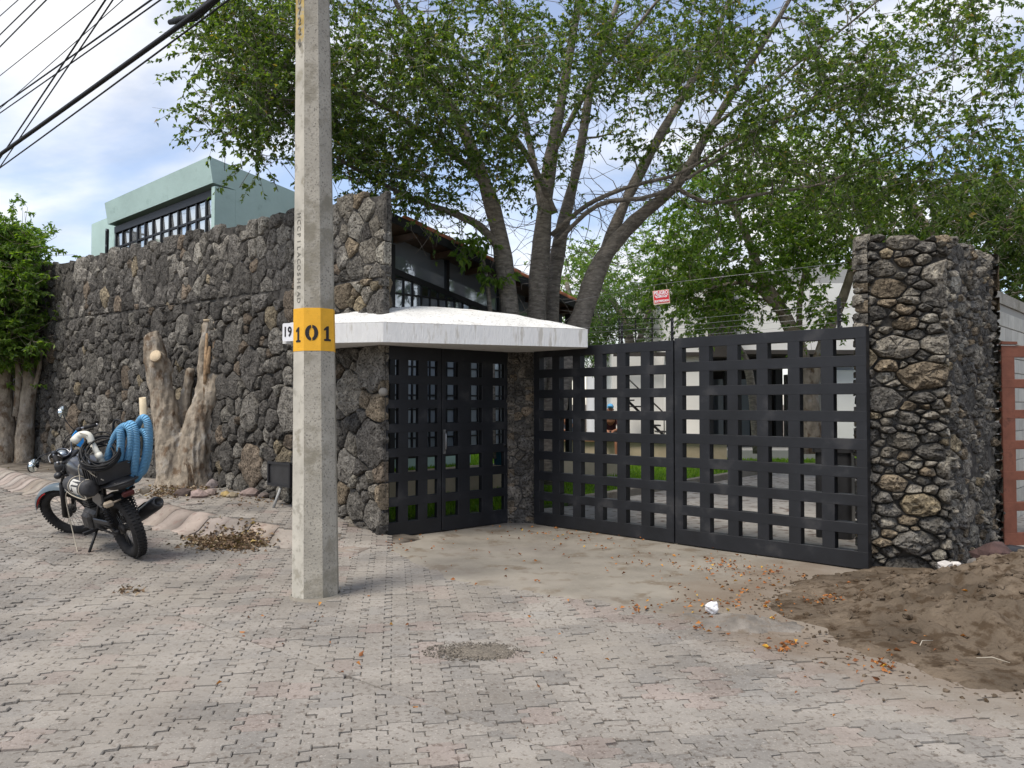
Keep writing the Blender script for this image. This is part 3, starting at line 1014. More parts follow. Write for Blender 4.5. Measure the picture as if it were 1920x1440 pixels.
# ---- right hand pillar
PA_, PB_, PC_ = Vector((4.14, 7.45, 0)), Vector((3.33, 7.66, 0)), Vector((5.42, 8.80, 0))
PD_ = PB_ + (PC_ - PA_)
proot = thing('stone_pillar', 'tall rough lava stone pillar beside the black driveway gate', 'pillar', (PA_ + PB_ + PC_ + PD_) / 4)
cc = proot.location
mb = MB(); 
def shrink(p): 
    d = (p - cc); return p - cc - d.normalized() * 0.07
mb.prism([(shrink(p).x, shrink(p).y) for p in (PB_, PA_, PC_, PD_)], -0.2, 3.17)
mb.build('mortar_core', M['mortar'], proot)
st = []
for k, (a, b, sc) in enumerate(((PB_, PA_, 1.0), (PA_, PC_, 1.1), (PC_, PD_, 1.2), (PD_, PB_, 1.2))):
    d = b - a; nn = d.normalized().cross(Vector((0, 0, 1)))
    o = a - nn * 0.055
    s_ = face_stones((o.x, o.y, 0), d, d.length, -0.12, 3.27, 0.06 * sc, 0.24 * sc, 0.58, (0.09, 0.06, 0.06, 0.06)[k], 0.008, 30 + k, 'pillar',
                     ztop=lambda a_: 3.25 + 0.012 * math.sin(a_ * 9))
    st += s_
lay_stones(proot, st, 299)

# ---- slim column between the two gates
ccx, ccy = 0.105, 10.66
croot = thing('stone_column', 'slim stone column between the pedestrian gate and the driveway gate', 'column', (ccx, ccy, 0))
mb = MB(); mb.prism([(-.13, -.13), (.13, -.13), (.13, .13), (-.13, .13)], -0.1, 2.30); mb.build('mortar_core', M['mortar'], croot)
st = []
cs = [Vector((ccx - .19, ccy - .17, 0)), Vector((ccx + .19, ccy - .17, 0)), Vector((ccx + .19, ccy + .17, 0)), Vector((ccx - .19, ccy + .17, 0))]
for k in range(4):
    a, b = cs[k], cs[(k + 1) % 4]
    d = b - a; nn = d.normalized().cross(Vector((0, 0, 1)))
    o = a - nn * 0.045
    st += face_stones((o.x, o.y, 0), d, d.length, -0.05, 2.33, 0.07, 0.17, 0.8, 0.045, 0.007, 50 + k, 'column')
lay_stones(croot, st, 60)

# ================================================================== GATES
def gate_leaf(name, label, p0, p1, cols, rows, Ht, bot, top, hole_h, end, hole_ratio, mat_, zb=0.03, th=0.06, group=None, cat='gate', mid=None):
    d = p1 - p0
    L = Vector((d.x, d.y, 0)).length
    root = thing(name, label, cat, (p0.x, p0.y, 0), math.atan2(d.y, d.x), group)
    bar_h = (Ht - bot - top - rows * hole_h) / (rows - 1)
    z = zb
    for i in range(rows + 1):
        hgt = bot if i == 0 else (top if i == rows else bar_h)
        mb = MB(); mb.box((L / 2, 0, z + hgt / 2), (L - 0.004, th, hgt), None, 0.004)
        mb.build('rail', mat_, root)
        z += hgt + hole_h
    hw = (L - 2 * end) * hole_ratio / cols
    bw = (L - 2 * end - hw * cols) / (cols - 1)
    x = 0.0
    for i in range(cols + 1):
        w = end if i in (0, cols) else bw
        mb = MB(); mb.box((x + w / 2, 0, zb + Ht / 2), (w - 0.006, th - 0.003, Ht - 0.012), None, 0.003)
        mb.build('stile', mat_, root)
        x += w + hw
    return root, L, hw, bw
def on_line(p0, p1, px):
    lo, hi = 0.0, 1.0
    for _ in range(50):
        m = (lo + hi) / 2
        if (proj(p0 + (p1 - p0) * m)[0] < px): lo = m
        else: hi = m
    return p0 + (p1 - p0) * lo
gm = on_line(G0, G1, 1269)
gd = (G1 - G0).normalized()
gate_leaf('driveway_gate_leaf', 'black steel lattice driveway gate leaf next to the slim stone column', G0 + gd * 0.02, gm - gd * 0.006, 6, 8, 2.29, 0.155, 0.115, 0.160, 0.105, 0.655, M['gate'], group='driveway gate leaves', th=0.095)
r2, L2, _, _ = gate_leaf('driveway_gate_leaf', 'black steel lattice driveway gate leaf next to the tall rough stone pillar', gm + gd * 0.006, G1 + gd * 0.06, 6, 8, 2.31, 0.165, 0.115, 0.160, 0.105, 0.655, M['gate'], group='driveway gate leaves', th=0.095)
pd = (C1 - C0).normalized()
pm = on_line(C0, C1, 825)
gate_leaf('pedestrian_gate_leaf', 'black steel lattice pedestrian gate leaf against the long street wall', C0 + pd * 0.0, pm - pd * 0.004, 3, 7, 2.33, 0.17, 0.235, 0.185, 0.062, 0.60, M['gate'], group='pedestrian gate leaves', th=0.07)
r4, L4, hw4, bw4 = gate_leaf('pedestrian_gate_leaf', 'black steel lattice pedestrian gate leaf with lock against the slim stone column', pm + pd * 0.004, C1 - pd * 0.0, 3, 7, 2.33, 0.17, 0.235, 0.185, 0.062, 0.60, M['gate'], group='pedestrian gate leaves', th=0.07)
M['steel'] = mat('dull_steel', (0.28, 0.28, 0.28), 0.4, metal=0.8)
mb = MB(); mb.tube([(0.03, -0.055, 1.02), (0.03, -0.075, 1.05), (0.03, -0.075, 1.22), (0.03, -0.055, 1.25)], 0.009, 6); mb.box((0.03, -0.04, 1.13), (0.035, 0.014, 0.30))
mb.build('handle', M['steel'], r4)
mb = MB(); mb.lathe([(0.0, 0.0), (0.03, 0.0), (0.03, 0.012), (0.012, 0.014), (0.012, 0.02), (0, 0.02)], 12, Matrix.Translation((L4 - 0.05, -0.031, 1.06)) @ Matrix.Rotation(rad(90), 4, 'X'))
mb.build('lock', M['black_metal'], r4)
# jamb of the pedestrian gate
mb = MB(); mb.box((0, 0, 1.17), (0.05, 0.07, 2.34)); 
j = mb.build('gate_jamb', M['gate'], None, label='thin black steel jamb between the pedestrian gate and the slim column', cat='jamb'); j.location = (C1.x + 0.035, C1.y + 0.03, 0.0); j.rotation_euler = (0, 0, math.atan2(pd.y, pd.x))
M['mortar_grey'] = mat('lamp_grey', (0.22, 0.205, 0.18), 0.6)
# round wall lamp by the pedestrian gate
lp = at(722, 735, 9.17)
mb = MB(); mb.lathe([(0.0, -0.03), (0.04, -0.03), (0.052, -0.01), (0.052, 0.02), (0.042, 0.04), (0.02, 0.05), (0, 0.052)], 16, Matrix.Rotation(rad(90), 4, 'X'))
lo = mb.build('wall_lamp', M['mortar_grey'], None, label='small round grey bulkhead lamp at the edge of the wall by the gate', cat='lamp'); lo.location = lp + Vector((-0.02, 0, 0))

# ================================================================== CANOPY
CAN = [(-2.62, 9.0), (-1.43, 8.75), (0.92, 9.58), (0.96, 11.4), (-0.9, 11.7), (-2.45, 10.7)]
CZ0, CZ1 = 2.285, 2.505
can = thing('canopy', 'white concrete canopy with hipped top over the pedestrian gate', 'canopy', (-0.8, 10.2, CZ0))
def loc2(p): return (p[0] + 0.8, p[1] - 10.2)
mb = MB()
lp_ = [loc2(p) for p in CAN]
mb.prism(lp_, 0, CZ1 - CZ0)
mb.build('slab', M['white_paint'], can)
ring = []
for i in range(len(lp_)):
    a, b = np.array(lp_[i]), np.array(lp_[(i + 1) % len(lp_)])
    for k in range(10): ring.append(a + (b - a) * k / 10)
ring = np.array(ring)
apex = np.array(loc2((-1.12, 10.25)))
NR = 14
vs_, fs = [], []
n = len(ring)
for r in range(NR + 1):
    f = r / NR
    for q in ring:
        p = q + (apex - q) * (0.006 + f * 0.985)
        z = CZ1 - CZ0 + 0.004 + 0.36 * (1 - (1 - f) ** 1.55) * (0.96 if r else 0.0)
        z += 0.012 * mnoise.noise((p[0] * 3, p[1] * 3, 1)) + 0.006 * mnoise.noise((p[0] * 11, p[1] * 11, 3)) if r else 0
        vs_.append((p[0], p[1], z))
for r in range(NR):
    for i in range(n):
        fs.append((r * n + i, r * n + (i + 1) % n, (r + 1) * n + (i + 1) % n, (r + 1) * n + i))
fs.append(tuple(NR * n + i for i in range(n)))
mb = MB(); mb.add(vs_, fs, None, True); mb.build('hipped_top', M['white_top'], can)

# number plate 19
pa, pb = Vector((*CAN[0], 0)), Vector((*CAN[1], 0))
pdv = (pb - pa).normalized(); pang = math.atan2(pdv.y, pdv.x)
npos = at(541, 623, 8.93)
plate = thing('number_plate', 'white house number plate reading 19 beside the concrete pole', 'number plate', npos, pang - rad(16))
def rrect(w, h, r, n=4):
    out = []
    for cx, cy_, a0 in ((w / 2 - r, h / 2 - r, 0), (-w / 2 + r, h / 2 - r, 90), (-w / 2 + r, -h / 2 + r, 180), (w / 2 - r, -h / 2 + r, 270)):
        for k in range(n + 1):
            a = rad(a0 + 90 * k / n); out.append((cx + r * math.cos(a), cy_ + r * math.sin(a)))
    return out
PX0 = 0.06
mb = MB(); mb.prism([(p[0] + PX0, p[1]) for p in rrect(0.28, 0.205, 0.018)], -0.012, 0.0, None, 'y'); mb.build('plate', M['plate'], plate)
for ch, x in (('1', -0.036), ('9', 0.032)):
    me = text_mesh(ch, 0.155, 0.002, 0.003)
    xform(me, Matrix.Translation((x, -0.0155, 0)) @ Matrix.Rotation(rad(90), 4, 'X') @ Matrix.Diagonal((0.8, 1, 1, 1)))
    link('digit', me, M['black_paint'], plate)
# bracket holding the plate to the canopy
mb = MB(); mb.box((0.10, 0.10, 0), (0.04, 0.20, 0.04)); mb.build('bracket', M['white_paint'], plate)

# ================================================================== CONCRETE POLE
pole_p = gnd(592, 1119, 0.0)
pole_p = Vector((pole_p.x, pole_p.y, Hs(pole_p.x, pole_p.y) - 0.02))
pole = thing('utility_pole', 'octagonal concrete utility pole with a yellow band painted 101', 'utility pole', pole_p, 0, rot=(0, rad(-0.62), 0))
view_a = math.atan2(-pole_p.y, -pole_p.x)           # direction to the camera
PHI = view_a - rad(6)                                # normal of the middle face
def apo(z): return 0.1830 - 0.0101 * z
def octa(z, extra=0.0):
    rr = (apo(z) + extra) / math.cos(math.pi / 8)
    return [(rr * math.cos(PHI + math.pi / 8 + k * math.pi / 4), rr * math.sin(PHI + math.pi / 8 + k * math.pi / 4), z) for k in range(8)]
def octa_shell(z0, z1, extra, nz=1, cap=True):
    vs_, fs = [], []
    for i in range(nz + 1): vs_ += octa(z0 + (z1 - z0) * i / nz, extra)
    for i in range(nz):
        for k in range(8): fs.append((i * 8 + k, i * 8 + (k + 1) % 8, (i + 1) * 8 + (k + 1) % 8, (i + 1) * 8 + k))
    if cap: fs += [tuple(range(7, -1, -1)), tuple(nz * 8 + k for k in range(8))]
    return vs_, fs
vs_, fs = octa_shell(-0.3, 9.4, 0.0, 1)
me = bpy.data.meshes.new('shaft'); me.from_pydata(vs_, [], fs); me.update()
me.materials.append(M['concrete']); me.materials.append(M['concrete_smooth'])
# face k spans corners k..k+1: normals at PHI + (k+1)*45deg
for k in range(8):
    if k in (0, 2, 6, 4): pass
    nk = (k + 1) % 8
    me.polygons[k].material_index = 1 if nk in (7, 3) else 0
link('shaft', me, None, pole)
def zpix(py): return CAMZ + (757 - py) / F * pole_p.y - pole_p.z
vs_, fs = octa_shell(zpix(660), zpix(581), 0.0025, 1)
mb = MB(); mb.add(vs_, fs); mb.build('painted_band', M['pole_yellow'], pole)
def on_face(nk, z, off=0.0, extra=0.004):
    """matrix: local x right, y up, z outward on the pole face with normal PHI+nk*45"""
    a = PHI + nk * math.pi / 4
    nrm = Vector((math.cos(a), math.sin(a), 0)); right = Vector((-math.sin(a), math.cos(a), 0)); up = Vector((0, 0, 1))
    p = nrm * (apo(z) + extra) + up * z + right * off
    return Matrix(((right.x, up.x, nrm.x, p.x), (right.y, up.y, nrm.y, p.y), (0, 1, 0, p.z), (0, 0, 0, 1)))
ONE = [(-.010, -.062), (-.032, -.062), (-.036, -.048), (-.014, -.043), (-.013, .030), (-.033, .022), (-.035, .036), (-.006, .060), (.014, .062), (.013, -.043), (.034, -.048), (.032, -.062)]
def zero_half(s):
    out = []
    for k in range(11):
        a = rad(-88 + 176 * k / 10); out.append((s * (.0015 + .049 * math.cos(a)), .064 * math.sin(a)))
    for k in range(11):
        a = rad(88 - 176 * k / 10); out.append((s * (.0015 + .017 * math.cos(a)), .040 * math.sin(a)))
    return out
zd = zpix(627)
def digit(poly, mtx):
    mb = MB(); mb.prism(poly, 0, 0.0015, mtx); mb.build('digit', M['black_paint'], pole)
digit(ONE, on_face(-1, zd - .012) @ Matrix.Diagonal((0.85, 1, 1, 1)))
digit(zero_half(1), on_face(0, zd) @ Matrix.Translation((-.003, 0, 0)))
digit(zero_half(-1), on_face(0, zd) @ Matrix.Translation((-.007, 0, 0)))
digit(ONE, on_face(1, zd - .003) @ Matrix.Diagonal((1.05, 1, 1, 1)))
# faded yellow panel with old stencil numbers high on the left face
wf = 2 * apo(4.6) * math.tan(math.pi / 8)
mb = MB(); mb.box((0, 0, 0), (wf - 0.006, zpix(-150) - zpix(115), 0.002), on_face(-1, (zpix(-150) + zpix(115)) / 2, 0, 0.0035)); mb.build('faded_panel', M['pole_yellow_old'], pole)
for ch, py in (('0', 5), ('7', 24), ('2', 43), ('2', 62), ('6', 84)):
    me = text_mesh(ch, 0.085, 0.001, 0.001)
    xform(me, on_face(-1, zpix(py), 0, 0.007)); link('old_digit', me, M['letter_grey'], pole)
for ch, py in zip('HCCPILACOSHEAD', np.linspace(408, 566, 14)):
    me = text_mesh(ch, 0.062, 0.001, 0.0005)
    xform(me, on_face(-1, zpix(py), -0.004, 0.002) @ Matrix.Rotation(rad(-90), 4, 'Z')); link('cast_letter', me, M['letter_grey'], pole)
# little collar of mortar around the foot
mb = MB()
vs_, fs = [], []
for r, (ex, z) in enumerate(((0.005, 0.05), (0.03, 0.028), (0.075, 0.012), (0.12, -0.03))):
    for k in range(32):
        a = 2 * math.pi * k / 32
        q = (apo(0) * 1.05 + ex * (1 + .5 * mnoise.noise((math.cos(a) * 2, math.sin(a) * 2, r)))); vs_.append((q * math.cos(a), q * math.sin(a), z))
for r in range(3):
    for k in range(32): fs.append((r * 32 + k, r * 32 + (k + 1) % 32, (r + 1) * 32 + (k + 1) % 32, (r + 1) * 32 + k))
mb.add(vs_, fs, None, True); mb.build('mortar_foot', M['apron'], pole)
# ================================================================== BUILDINGS
# ---- teal house behind the street wall
KA = math.atan2(U2[1], U2[0])
K0 = at(392, 293, 15.0)
teal = thing('teal_house', 'pale teal house with overhanging fascia and grid windows above the stone wall', 'house', (K0.x, K0.y, 0), KA)
def tb(a0, a1, b0, b1, z0, z1, m, name, bev=0.0, parent=None):
    mb = MB(); mb.box(((a0 + a1) / 2, -(b0 + b1) / 2, (z0 + z1) / 2), (a1 - a0, b1 - b0, z1 - z0), None, bev)
    return mb.build(name, m, parent or teal)
ZT = K0.z
prof = [(0.0, ZT), (7.0, ZT - 1.17), (7.0, 0), (0.55, 0), (0.55, ZT - 0.54), (0.08, ZT - 0.49)]
mb = MB()
def prof_prism(mb, prof, a0, a1):
    n = len(prof)
    vs_ = [(a0, -b, z) for b, z in prof] + [(a1, -b, z) for b, z in prof]
    fs = [tuple(range(n)), tuple(range(2 * n - 1, n - 1, -1))] + [(i, n + i, n + (i + 1) % n, (i + 1) % n) for i in range(n)]
    mb.add(vs_, fs)
prof_prism(mb, prof, 0.0, 5.2)
mb.build('wall', M['teal'], teal)
tb(5.205, 7.3, 0.45, 6.0, 0, ZT - 0.10, M['teal'], 'side_wall')
tb(0.0, 0.13, 0.12, 0.548, 0, ZT - 0.545, M['teal'], 'jamb')
tb(5.12, 5.195, 0.22, 0.548, 0, ZT - 0.545, M['teal'], 'jamb')
wz0, wz1 = 3.9, ZT - 0.70
win = tb(0.14, 5.11, 0.20, 0.33, wz1, ZT - 0.545, M['black_metal'], 'window_header')
ncol = 12
for i in range(ncol + 1):
    a = 0.16 + (5.10 - 0.16) * i / ncol
    tb(a - 0.028, a + 0.028, 0.22, 0.30, wz0, wz1 - 0.002, M['black_metal'], 'mullion')
zz = wz1
rowz = []
while zz > wz0:
    rowz.append(zz); zz -= 0.34
for z in rowz[1:]:
    tb(0.16, 5.10, 0.225, 0.297, z - 0.022, z + 0.022, M['black_metal'], 'window_bar')
pn = random.Random(4)
pw = (5.10 - 0.16) / ncol
pme = MB().box((0, 0, 0), (pw - 0.05, 0.012, 0.30)).mesh('pane'); pme.materials.append(M['pane_sky'])
for i in range(ncol):
    for z in rowz[:-1]:
        o = link('pane', pme, None, teal)
        o.location = (0.16 + pw * (i + .5), -0.27, z - 0.17)
        o.rotation_euler = (pn.gauss(0, .02) - 0.05, 0, pn.gauss(0, .02))
tb(0.135, 5.115, 0.35, 0.40, wz0, wz1, M['dark_wall'], 'window_back')
cas = thing('tmp', None, None)
bpy.data.objects.remove(cas)
Mx = Matrix.Translation((4.80, -0.24, wz1 - 0.36)) @ Matrix.Rotation(rad(-18), 4, 'Z') @ Matrix.Rotation(rad(-12), 4, 'Y')
mb = MB()
for x in (-.38, 0, .38): mb.box((x, 0.30, 0), (0.05, 0.05, 0.72), Mx)
for z in (-.36, 0, .36): mb.box((0, 0.30, z), (0.81, 0.045, 0.05), Mx)
sash = mb.build('open_casement', M['black_metal'], teal)

# ---- tiled veranda house behind the pedestrian gate
SV = Vector((-2.05, 12.5, 0))
ver = thing('veranda_house', 'house with sloping tiled roof and black window grid behind the white canopy', 'house', SV, math.atan2(V2[1], V2[0]))
def vb(p0, p1, q0, q1, z0, z1, m, name, parent=None):
    mb = MB(); mb.box(((p0 + p1) / 2, (q0 + q1) / 2, (z0 + z1) / 2), (p1 - p0, q1 - q0, z1 - z0))
    return mb.build(name, m, parent or ver)
def slope_box(p0, p1, q0, q1, zf, th, m, name, parent=None):
    vs_ = []
    for q in (q0, q1):
        for p in (p0, p1):
            vs_ += [(p, q, zf(p) - th), (p, q, zf(p))]
    fs = [(0, 1, 3, 2), (4, 6, 7, 5), (0, 4, 5, 1), (2, 3, 7, 6), (1, 5, 7, 3), (0, 2, 6, 4)]
    mb = MB(); mb.add(vs_, fs)
    return mb.build(name, m, parent or ver)
zr = lambda p: 4.40 - 0.205 * p
zb_ = lambda p: 3.83 - 0.205 * p
roof = slope_box(-0.30, 4.75, -0.55, 4.5, zr, 0.05, M['wood'], 'roof')
slope_box(-0.32, 4.77, -0.60, -0.552, lambda p: zr(p) + 0.03, 0.13, M['black_metal'], 'roof_edge', roof)
tm = MB()
tm.tube([(0, 0, 0), (0.33, 0, -0.0676)], [0.075, 0.085], 8); tme = tm.mesh('roof_tile'); tme.materials.append(M['tile'])
for k in range(14):
    for j in range(3):
        o = link('roof_tile', tme, None, roof); p = 0.0 + k * 0.33
        o.location = (p, -0.50 + 0.19 * j, zr(p) + 0.055)
for k in range(6):
    p = 0.2 + k * 0.8
    vb(p, p + 0.09, -0.5, 0.0, zr(p) - 0.17, zr(p) - 0.07, M['wood'], 'rafter')
vb(-0.16, 0.10, -0.03, 0.4, 0, 4.30, M['teal'], 'corner_post')
vb(0.105, 0.20, -0.06, 0.03, 0, 4.15, M['black_metal'], 'downpipe')
slope_box(0.20, 4.55, -0.02, 0.07, zb_, 0.10, M['black_metal'], 'beam')
for p in (1.35, 2.65, 3.9):
    vb(p, p + 0.07, -0.018, 0.05, zb_(p) - 0.05, zr(p) - 0.06, M['black_metal'], 'post')
for p0, p1 in ((0.22, 1.34), (1.43, 2.64), (2.73, 3.89), (3.98, 4.55)):
    mb = MB()
    vs_ = [(p0, 0.03, zb_(p0)), (p1, 0.03, zb_(p1)), (p1, 0.03, zr(p1) - .06), (p0, 0.03, zr(p0) - .06)]
    vs_ += [(x, 0.045, z) for x, y, z in vs_]
    mb.add(vs_, [(0, 1, 2, 3), (7, 6, 5, 4), (0, 4, 5, 1), (1, 5, 6, 2), (2, 6, 7, 3), (3, 7, 4, 0)])
    mb.build('upper_pane', M['pane_dark'], ver)
CP_, RP_ = 0.19, 0.235
gme = MB().box((0, 0, 0), (CP_ - 0.03, 0.01, RP_ - 0.03)).mesh('pane')
gme2 = gme.copy(); gme.materials.append(M['pane_grey']); gme2.materials.append(M['pane_dark'])
for i in range(23):
    p = 0.24 + i * CP_
    vb(p - 0.013, p + 0.013, 0.0, 0.05, 0.75, zb_(p) - 0.09, M['black_metal'], 'mullion')
for j in range(13):
    z = 0.80 + j * RP_
    pmax = min(4.5, (3.83 - 0.1 - z) / 0.205)
    vb(0.22, pmax, 0.003, 0.045, z - 0.014, z + 0.014, M['black_metal'], 'window_bar')
for i in range(22):
    for j in range(13):
        p, z = 0.24 + (i + .5) * CP_, 0.80 + (j + .5) * RP_
        if z + RP_ / 2 > zb_(p) - 0.05: continue
        o = link('pane', gme if (z < 2.6) else gme2, None, ver); o.location = (p, 0.03, z)
        o.rotation_euler = (pn.gauss(0, .015), 0, pn.gauss(0, .015))
vb(0.2, 4.5, 0.06, 0.12, 0.7, 2.6, M['dark_wall'], 'window_back')
vb(-0.16, 6.4, -0.22, 0.12, 0, 0.50, M['beige'], 'plinth')
vb(4.6, 4.7, -0.1, 0.0, 0.50, zr(4.6) - .06, M['black_metal'], 'veranda_post')
# things on the plinth
bk = at(882, 866, 13.3)
def bucket(name, label, loc, m, r=0.14, h=0.26):
    mb = MB(); mb.lathe([(r * .78, 0), (r * .95, h * .9), (r * 1.06, h * .92), (r * 1.06, h), (r * .96, h), (r * .76, 0.02), (0.0, 0.02)], 16)
    b = mb.build(name, m, None, label=label, cat='bucket'); b.location = loc
    return b
M['blue'] = mat('blue_plastic', (0.05, 0.22, 0.46), 0.5)
p_ = Vector((*(SV.xy + Vector((V2[0], V2[1])) * 2.55 - Vector((U2[0], U2[1])) * 0.15), 0.50))
bucket('bucket', 'blue plastic bucket on the plinth behind the pedestrian gate', p_, M['blue'])

# ---- white house at the back of the garden
WY = 22.0
def X_(px, Y=WY): return (px - 960) / F * Y
def Z_(py, Y=WY): return CAMZ + (757 - py) / F * Y
wh = thing('white_house', 'white rendered house with dark porch at the back of the garden', 'house', (X_(1330), WY, 0))
def wb(px0, px1, z0, z1, y0, y1, m, name):
    a, b = X_(px0), X_(px1)
    mb = MB(); mb.box(((a + b) / 2 - wh.location.x, (y0 + y1) / 2 - WY, (z0 + z1) / 2), (b - a, y1 - y0, z1 - z0))
    return mb.build(name, m, wh)
wb(1247, 1328, 0.3, 5.6, 22.0, 30.0, M['white_wall'], 'wall')
wb(1150, 1246.8, 0.3, 3.02, 22.3, 30.0, M['white_wall'], 'wall')
wb(1150, 1328.1, 2.92, 3.03, 21.85, 21.998, M['dark_wall'], 'slab_shadow_band')  # thin dark strip that paints in the shadow band along the slab edge
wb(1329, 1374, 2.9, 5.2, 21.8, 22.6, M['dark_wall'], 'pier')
wb(1375, 1640, 3.10, 5.0, 22.2, 23.0, M['white_wall'], 'wall')
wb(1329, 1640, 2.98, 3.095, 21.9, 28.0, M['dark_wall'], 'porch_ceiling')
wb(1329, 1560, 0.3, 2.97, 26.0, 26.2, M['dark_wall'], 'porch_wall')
wb(1562, 1680, 0.3, 2.55, 22.4, 26.0, M['white_wall'], 'wall')
wb(1530, 1720, 3.0, 6.1, 25.0, 30.0, M['grey_wall'], 'upper_wall')
for px in (1385, 1440, 1486, 1530):
    wb(px, px + 12, 0.3, 2.97, 23.4, 23.6, M['black_metal'], 'porch_post')
wb(1340, 1372, 0.5, 2.5, 25.8, 25.95, M['grey_wall'], 'door')
wb(1400, 1425, 0.5, 2.4, 25.8, 25.95, M['pane_dark'], 'window')
wb(1460, 1482, 0.5, 2.4, 25.8, 25.95, M['pane_grey'], 'window')
wb(1562, 1640, 2.56, 2.97, 22.45, 24.0, M['pane_dark'], 'window')
wb(1329, 1560, 0.0, 0.32, 21.7, 26.0, M['grey_wall'], 'porch_floor')
# steel stair on the white wall
mb = MB()
s0, s1 = Vector((X_(1172, 21.7), 21.7, 1.75)), Vector((X_(1245, 21.7), 21.7, 0.72))
mb.tube([s0, s1], 0.035, 6); mb.tube([s0 + Vector((0, 0, .62)), s1 + Vector((0, 0, .62))], 0.02, 6)
for k in range(6):
    q = s0.lerp(s1, (k + .5) / 6); mb.box((q.x, q.y - .0, q.z + 0.03), (0.26, 0.5, 0.04))
for q in (0.0, 0.5, 1.0):
    c = s0.lerp(s1, q); mb.tube([c, c + Vector((0, 0, .62))], 0.014, 5)
st_ = mb.build('steel_stair', M['black_metal'], None, label='black steel stair against the white garden house', cat='stair')
# balcony railing
rl = thing('balcony_railing', 'black balcony railing above the driveway gate in front of the trees', 'railing', (X_(1165), 22.4, 3.02))
for k in range(4):
    mb = MB(); mb.box((k * 0.47, 0, 0.5), (0.035, 0.035, 1.0)); mb.build('post', M['black_metal'], rl)
for z in (0.2, 0.45, 0.7, 1.0):
    mb = MB(); mb.box((0.71, 0, z), (1.46, 0.022, 0.022)); mb.build('bar', M['black_metal'], rl)

# low terrace wall with terracotta cap, two people sit on it
tl = thing('terrace_wall', 'low beige terrace wall with terracotta cap across the lawn', 'low wall', (X_(1030, 20.5), 20.5, 0))
wlen = X_(1362, 20.5) - X_(1030, 20.5)
mb = MB(); mb.box((wlen / 2, 0.2, 0.30), (wlen, 0.40, 0.66)); mb.build('wall', M['beige'], tl)
mb = MB(); mb.box((wlen / 2, 0.17, 0.665), (wlen + .1, 0.52, 0.07)); mb.build('cap', mat('terrace_cap', (0.50, 0.27, 0.17), 0.85, var=.3, vscale=2), tl)
mb = MB(); mb.box((wlen / 2, 0.9, 0.35), (wlen, 0.99, 0.68)); mb.build('terrace_floor', mat('terrace_cream', (0.60, 0.54, 0.44), 0.9, var=.08), tl)

# ---- brown gate and block wall to the right of the pillar
BG = Vector((5.46, 8.83, 0))
bg_dir = Vector((0.985, 0.17, 0))
brown, bL, _, _ = gate_leaf('brown_gate', 'red brown painted lattice gate at the right edge beside the stone pillar', BG, BG + bg_dir * 2.4, 6, 6, 2.25, 0.16, 0.13, 0.245, 0.17, 0.66, M['rust_gate'], zb=0.0)
mb = MB(); mb.box((0.09, 0, 2.28), (0.20, 0.09, 0.03)); mb.build('post_cap', M['rust_gate'], brown)
bw0 = Vector((5.5, 9.35, 0))
bd = Vector((V2[0], V2[1], 0)); bwl = 10.0
bwall = thing('block_wall', 'pale concrete block wall behind the red brown gate', 'wall', bw0, math.atan2(bd.y, bd.x))
mb = MB(); mb.box((bwl / 2, 0.06, 1.46), (bwl, 0.10, 2.90)); mb.build('mortar_core', mat('block_mortar', (0.33, 0.32, 0.29), .95), bwall)
mb = MB(); mb.box((bwl / 2, 0.06, 2.99), (bwl, 0.15, 0.15)); mb.build('cap_beam', M['concrete'], bwall)
bme = MB().box((0, 0, 0), (0.388, 0.13, 0.188), None, 0.004).mesh('block'); bme.materials.append(M['block']); set_col(bme, np.ones((len(bme.vertices), 3)))
br = random.Random(2)
for r in range(14):
    for c in range(int(6 / 0.4)):
        x = 0.2 + c * 0.4 + (0.2 if r % 2 else 0)
        o = link('block', bme, None, bwall); o.location = (x, 0.058, 0.12 + r * 0.2 + 0.0)
        g = br.uniform(.86, 1.1); o.color = (g, g * .99, g * .96, 1)

# ================================================================== TREES
def crom(pts, k=5):
    P = [Vector(p) for p in pts]
    out = []
    for i in range(len(P) - 1):
        p0, p1, p2, p3 = P[max(i - 1, 0)], P[i], P[i + 1], P[min(i + 2, len(P) - 1)]
        for j in range(k):
            t = j / k
            out.append(0.5 * ((2 * p1) + (p2 - p0) * t + (2 * p0 - 5 * p1 + 4 * p2 - p3) * t * t + (3 * p1 - p0 - 3 * p2 + p3) * t ** 3))
    out.append(P[-1]); return out
def limb(pts, k=4):
    """points (px, py, Y, radius) -> list of (Vector, r)"""
    P = [at(p[0], p[1], p[2]) for p in pts]
    C = crom(P, k)
    rr = np.interp(np.linspace(0, len(pts) - 1, len(C)), range(len(pts)), [p[3] for p in pts])
    return [(c, float(r)) for c, r in zip(C, rr)]
def ell(g, cx, cy_, rx, ry, Y0, Y1, n):
    out = []
    while len(out) < n:
        a, b = g.uniform(-1, 1), g.uniform(-1, 1)
        if a * a + b * b > 1: continue
        out.append(at(cx + a * rx, cy_ + b * ry, g.uniform(Y0, Y1)))
    return out
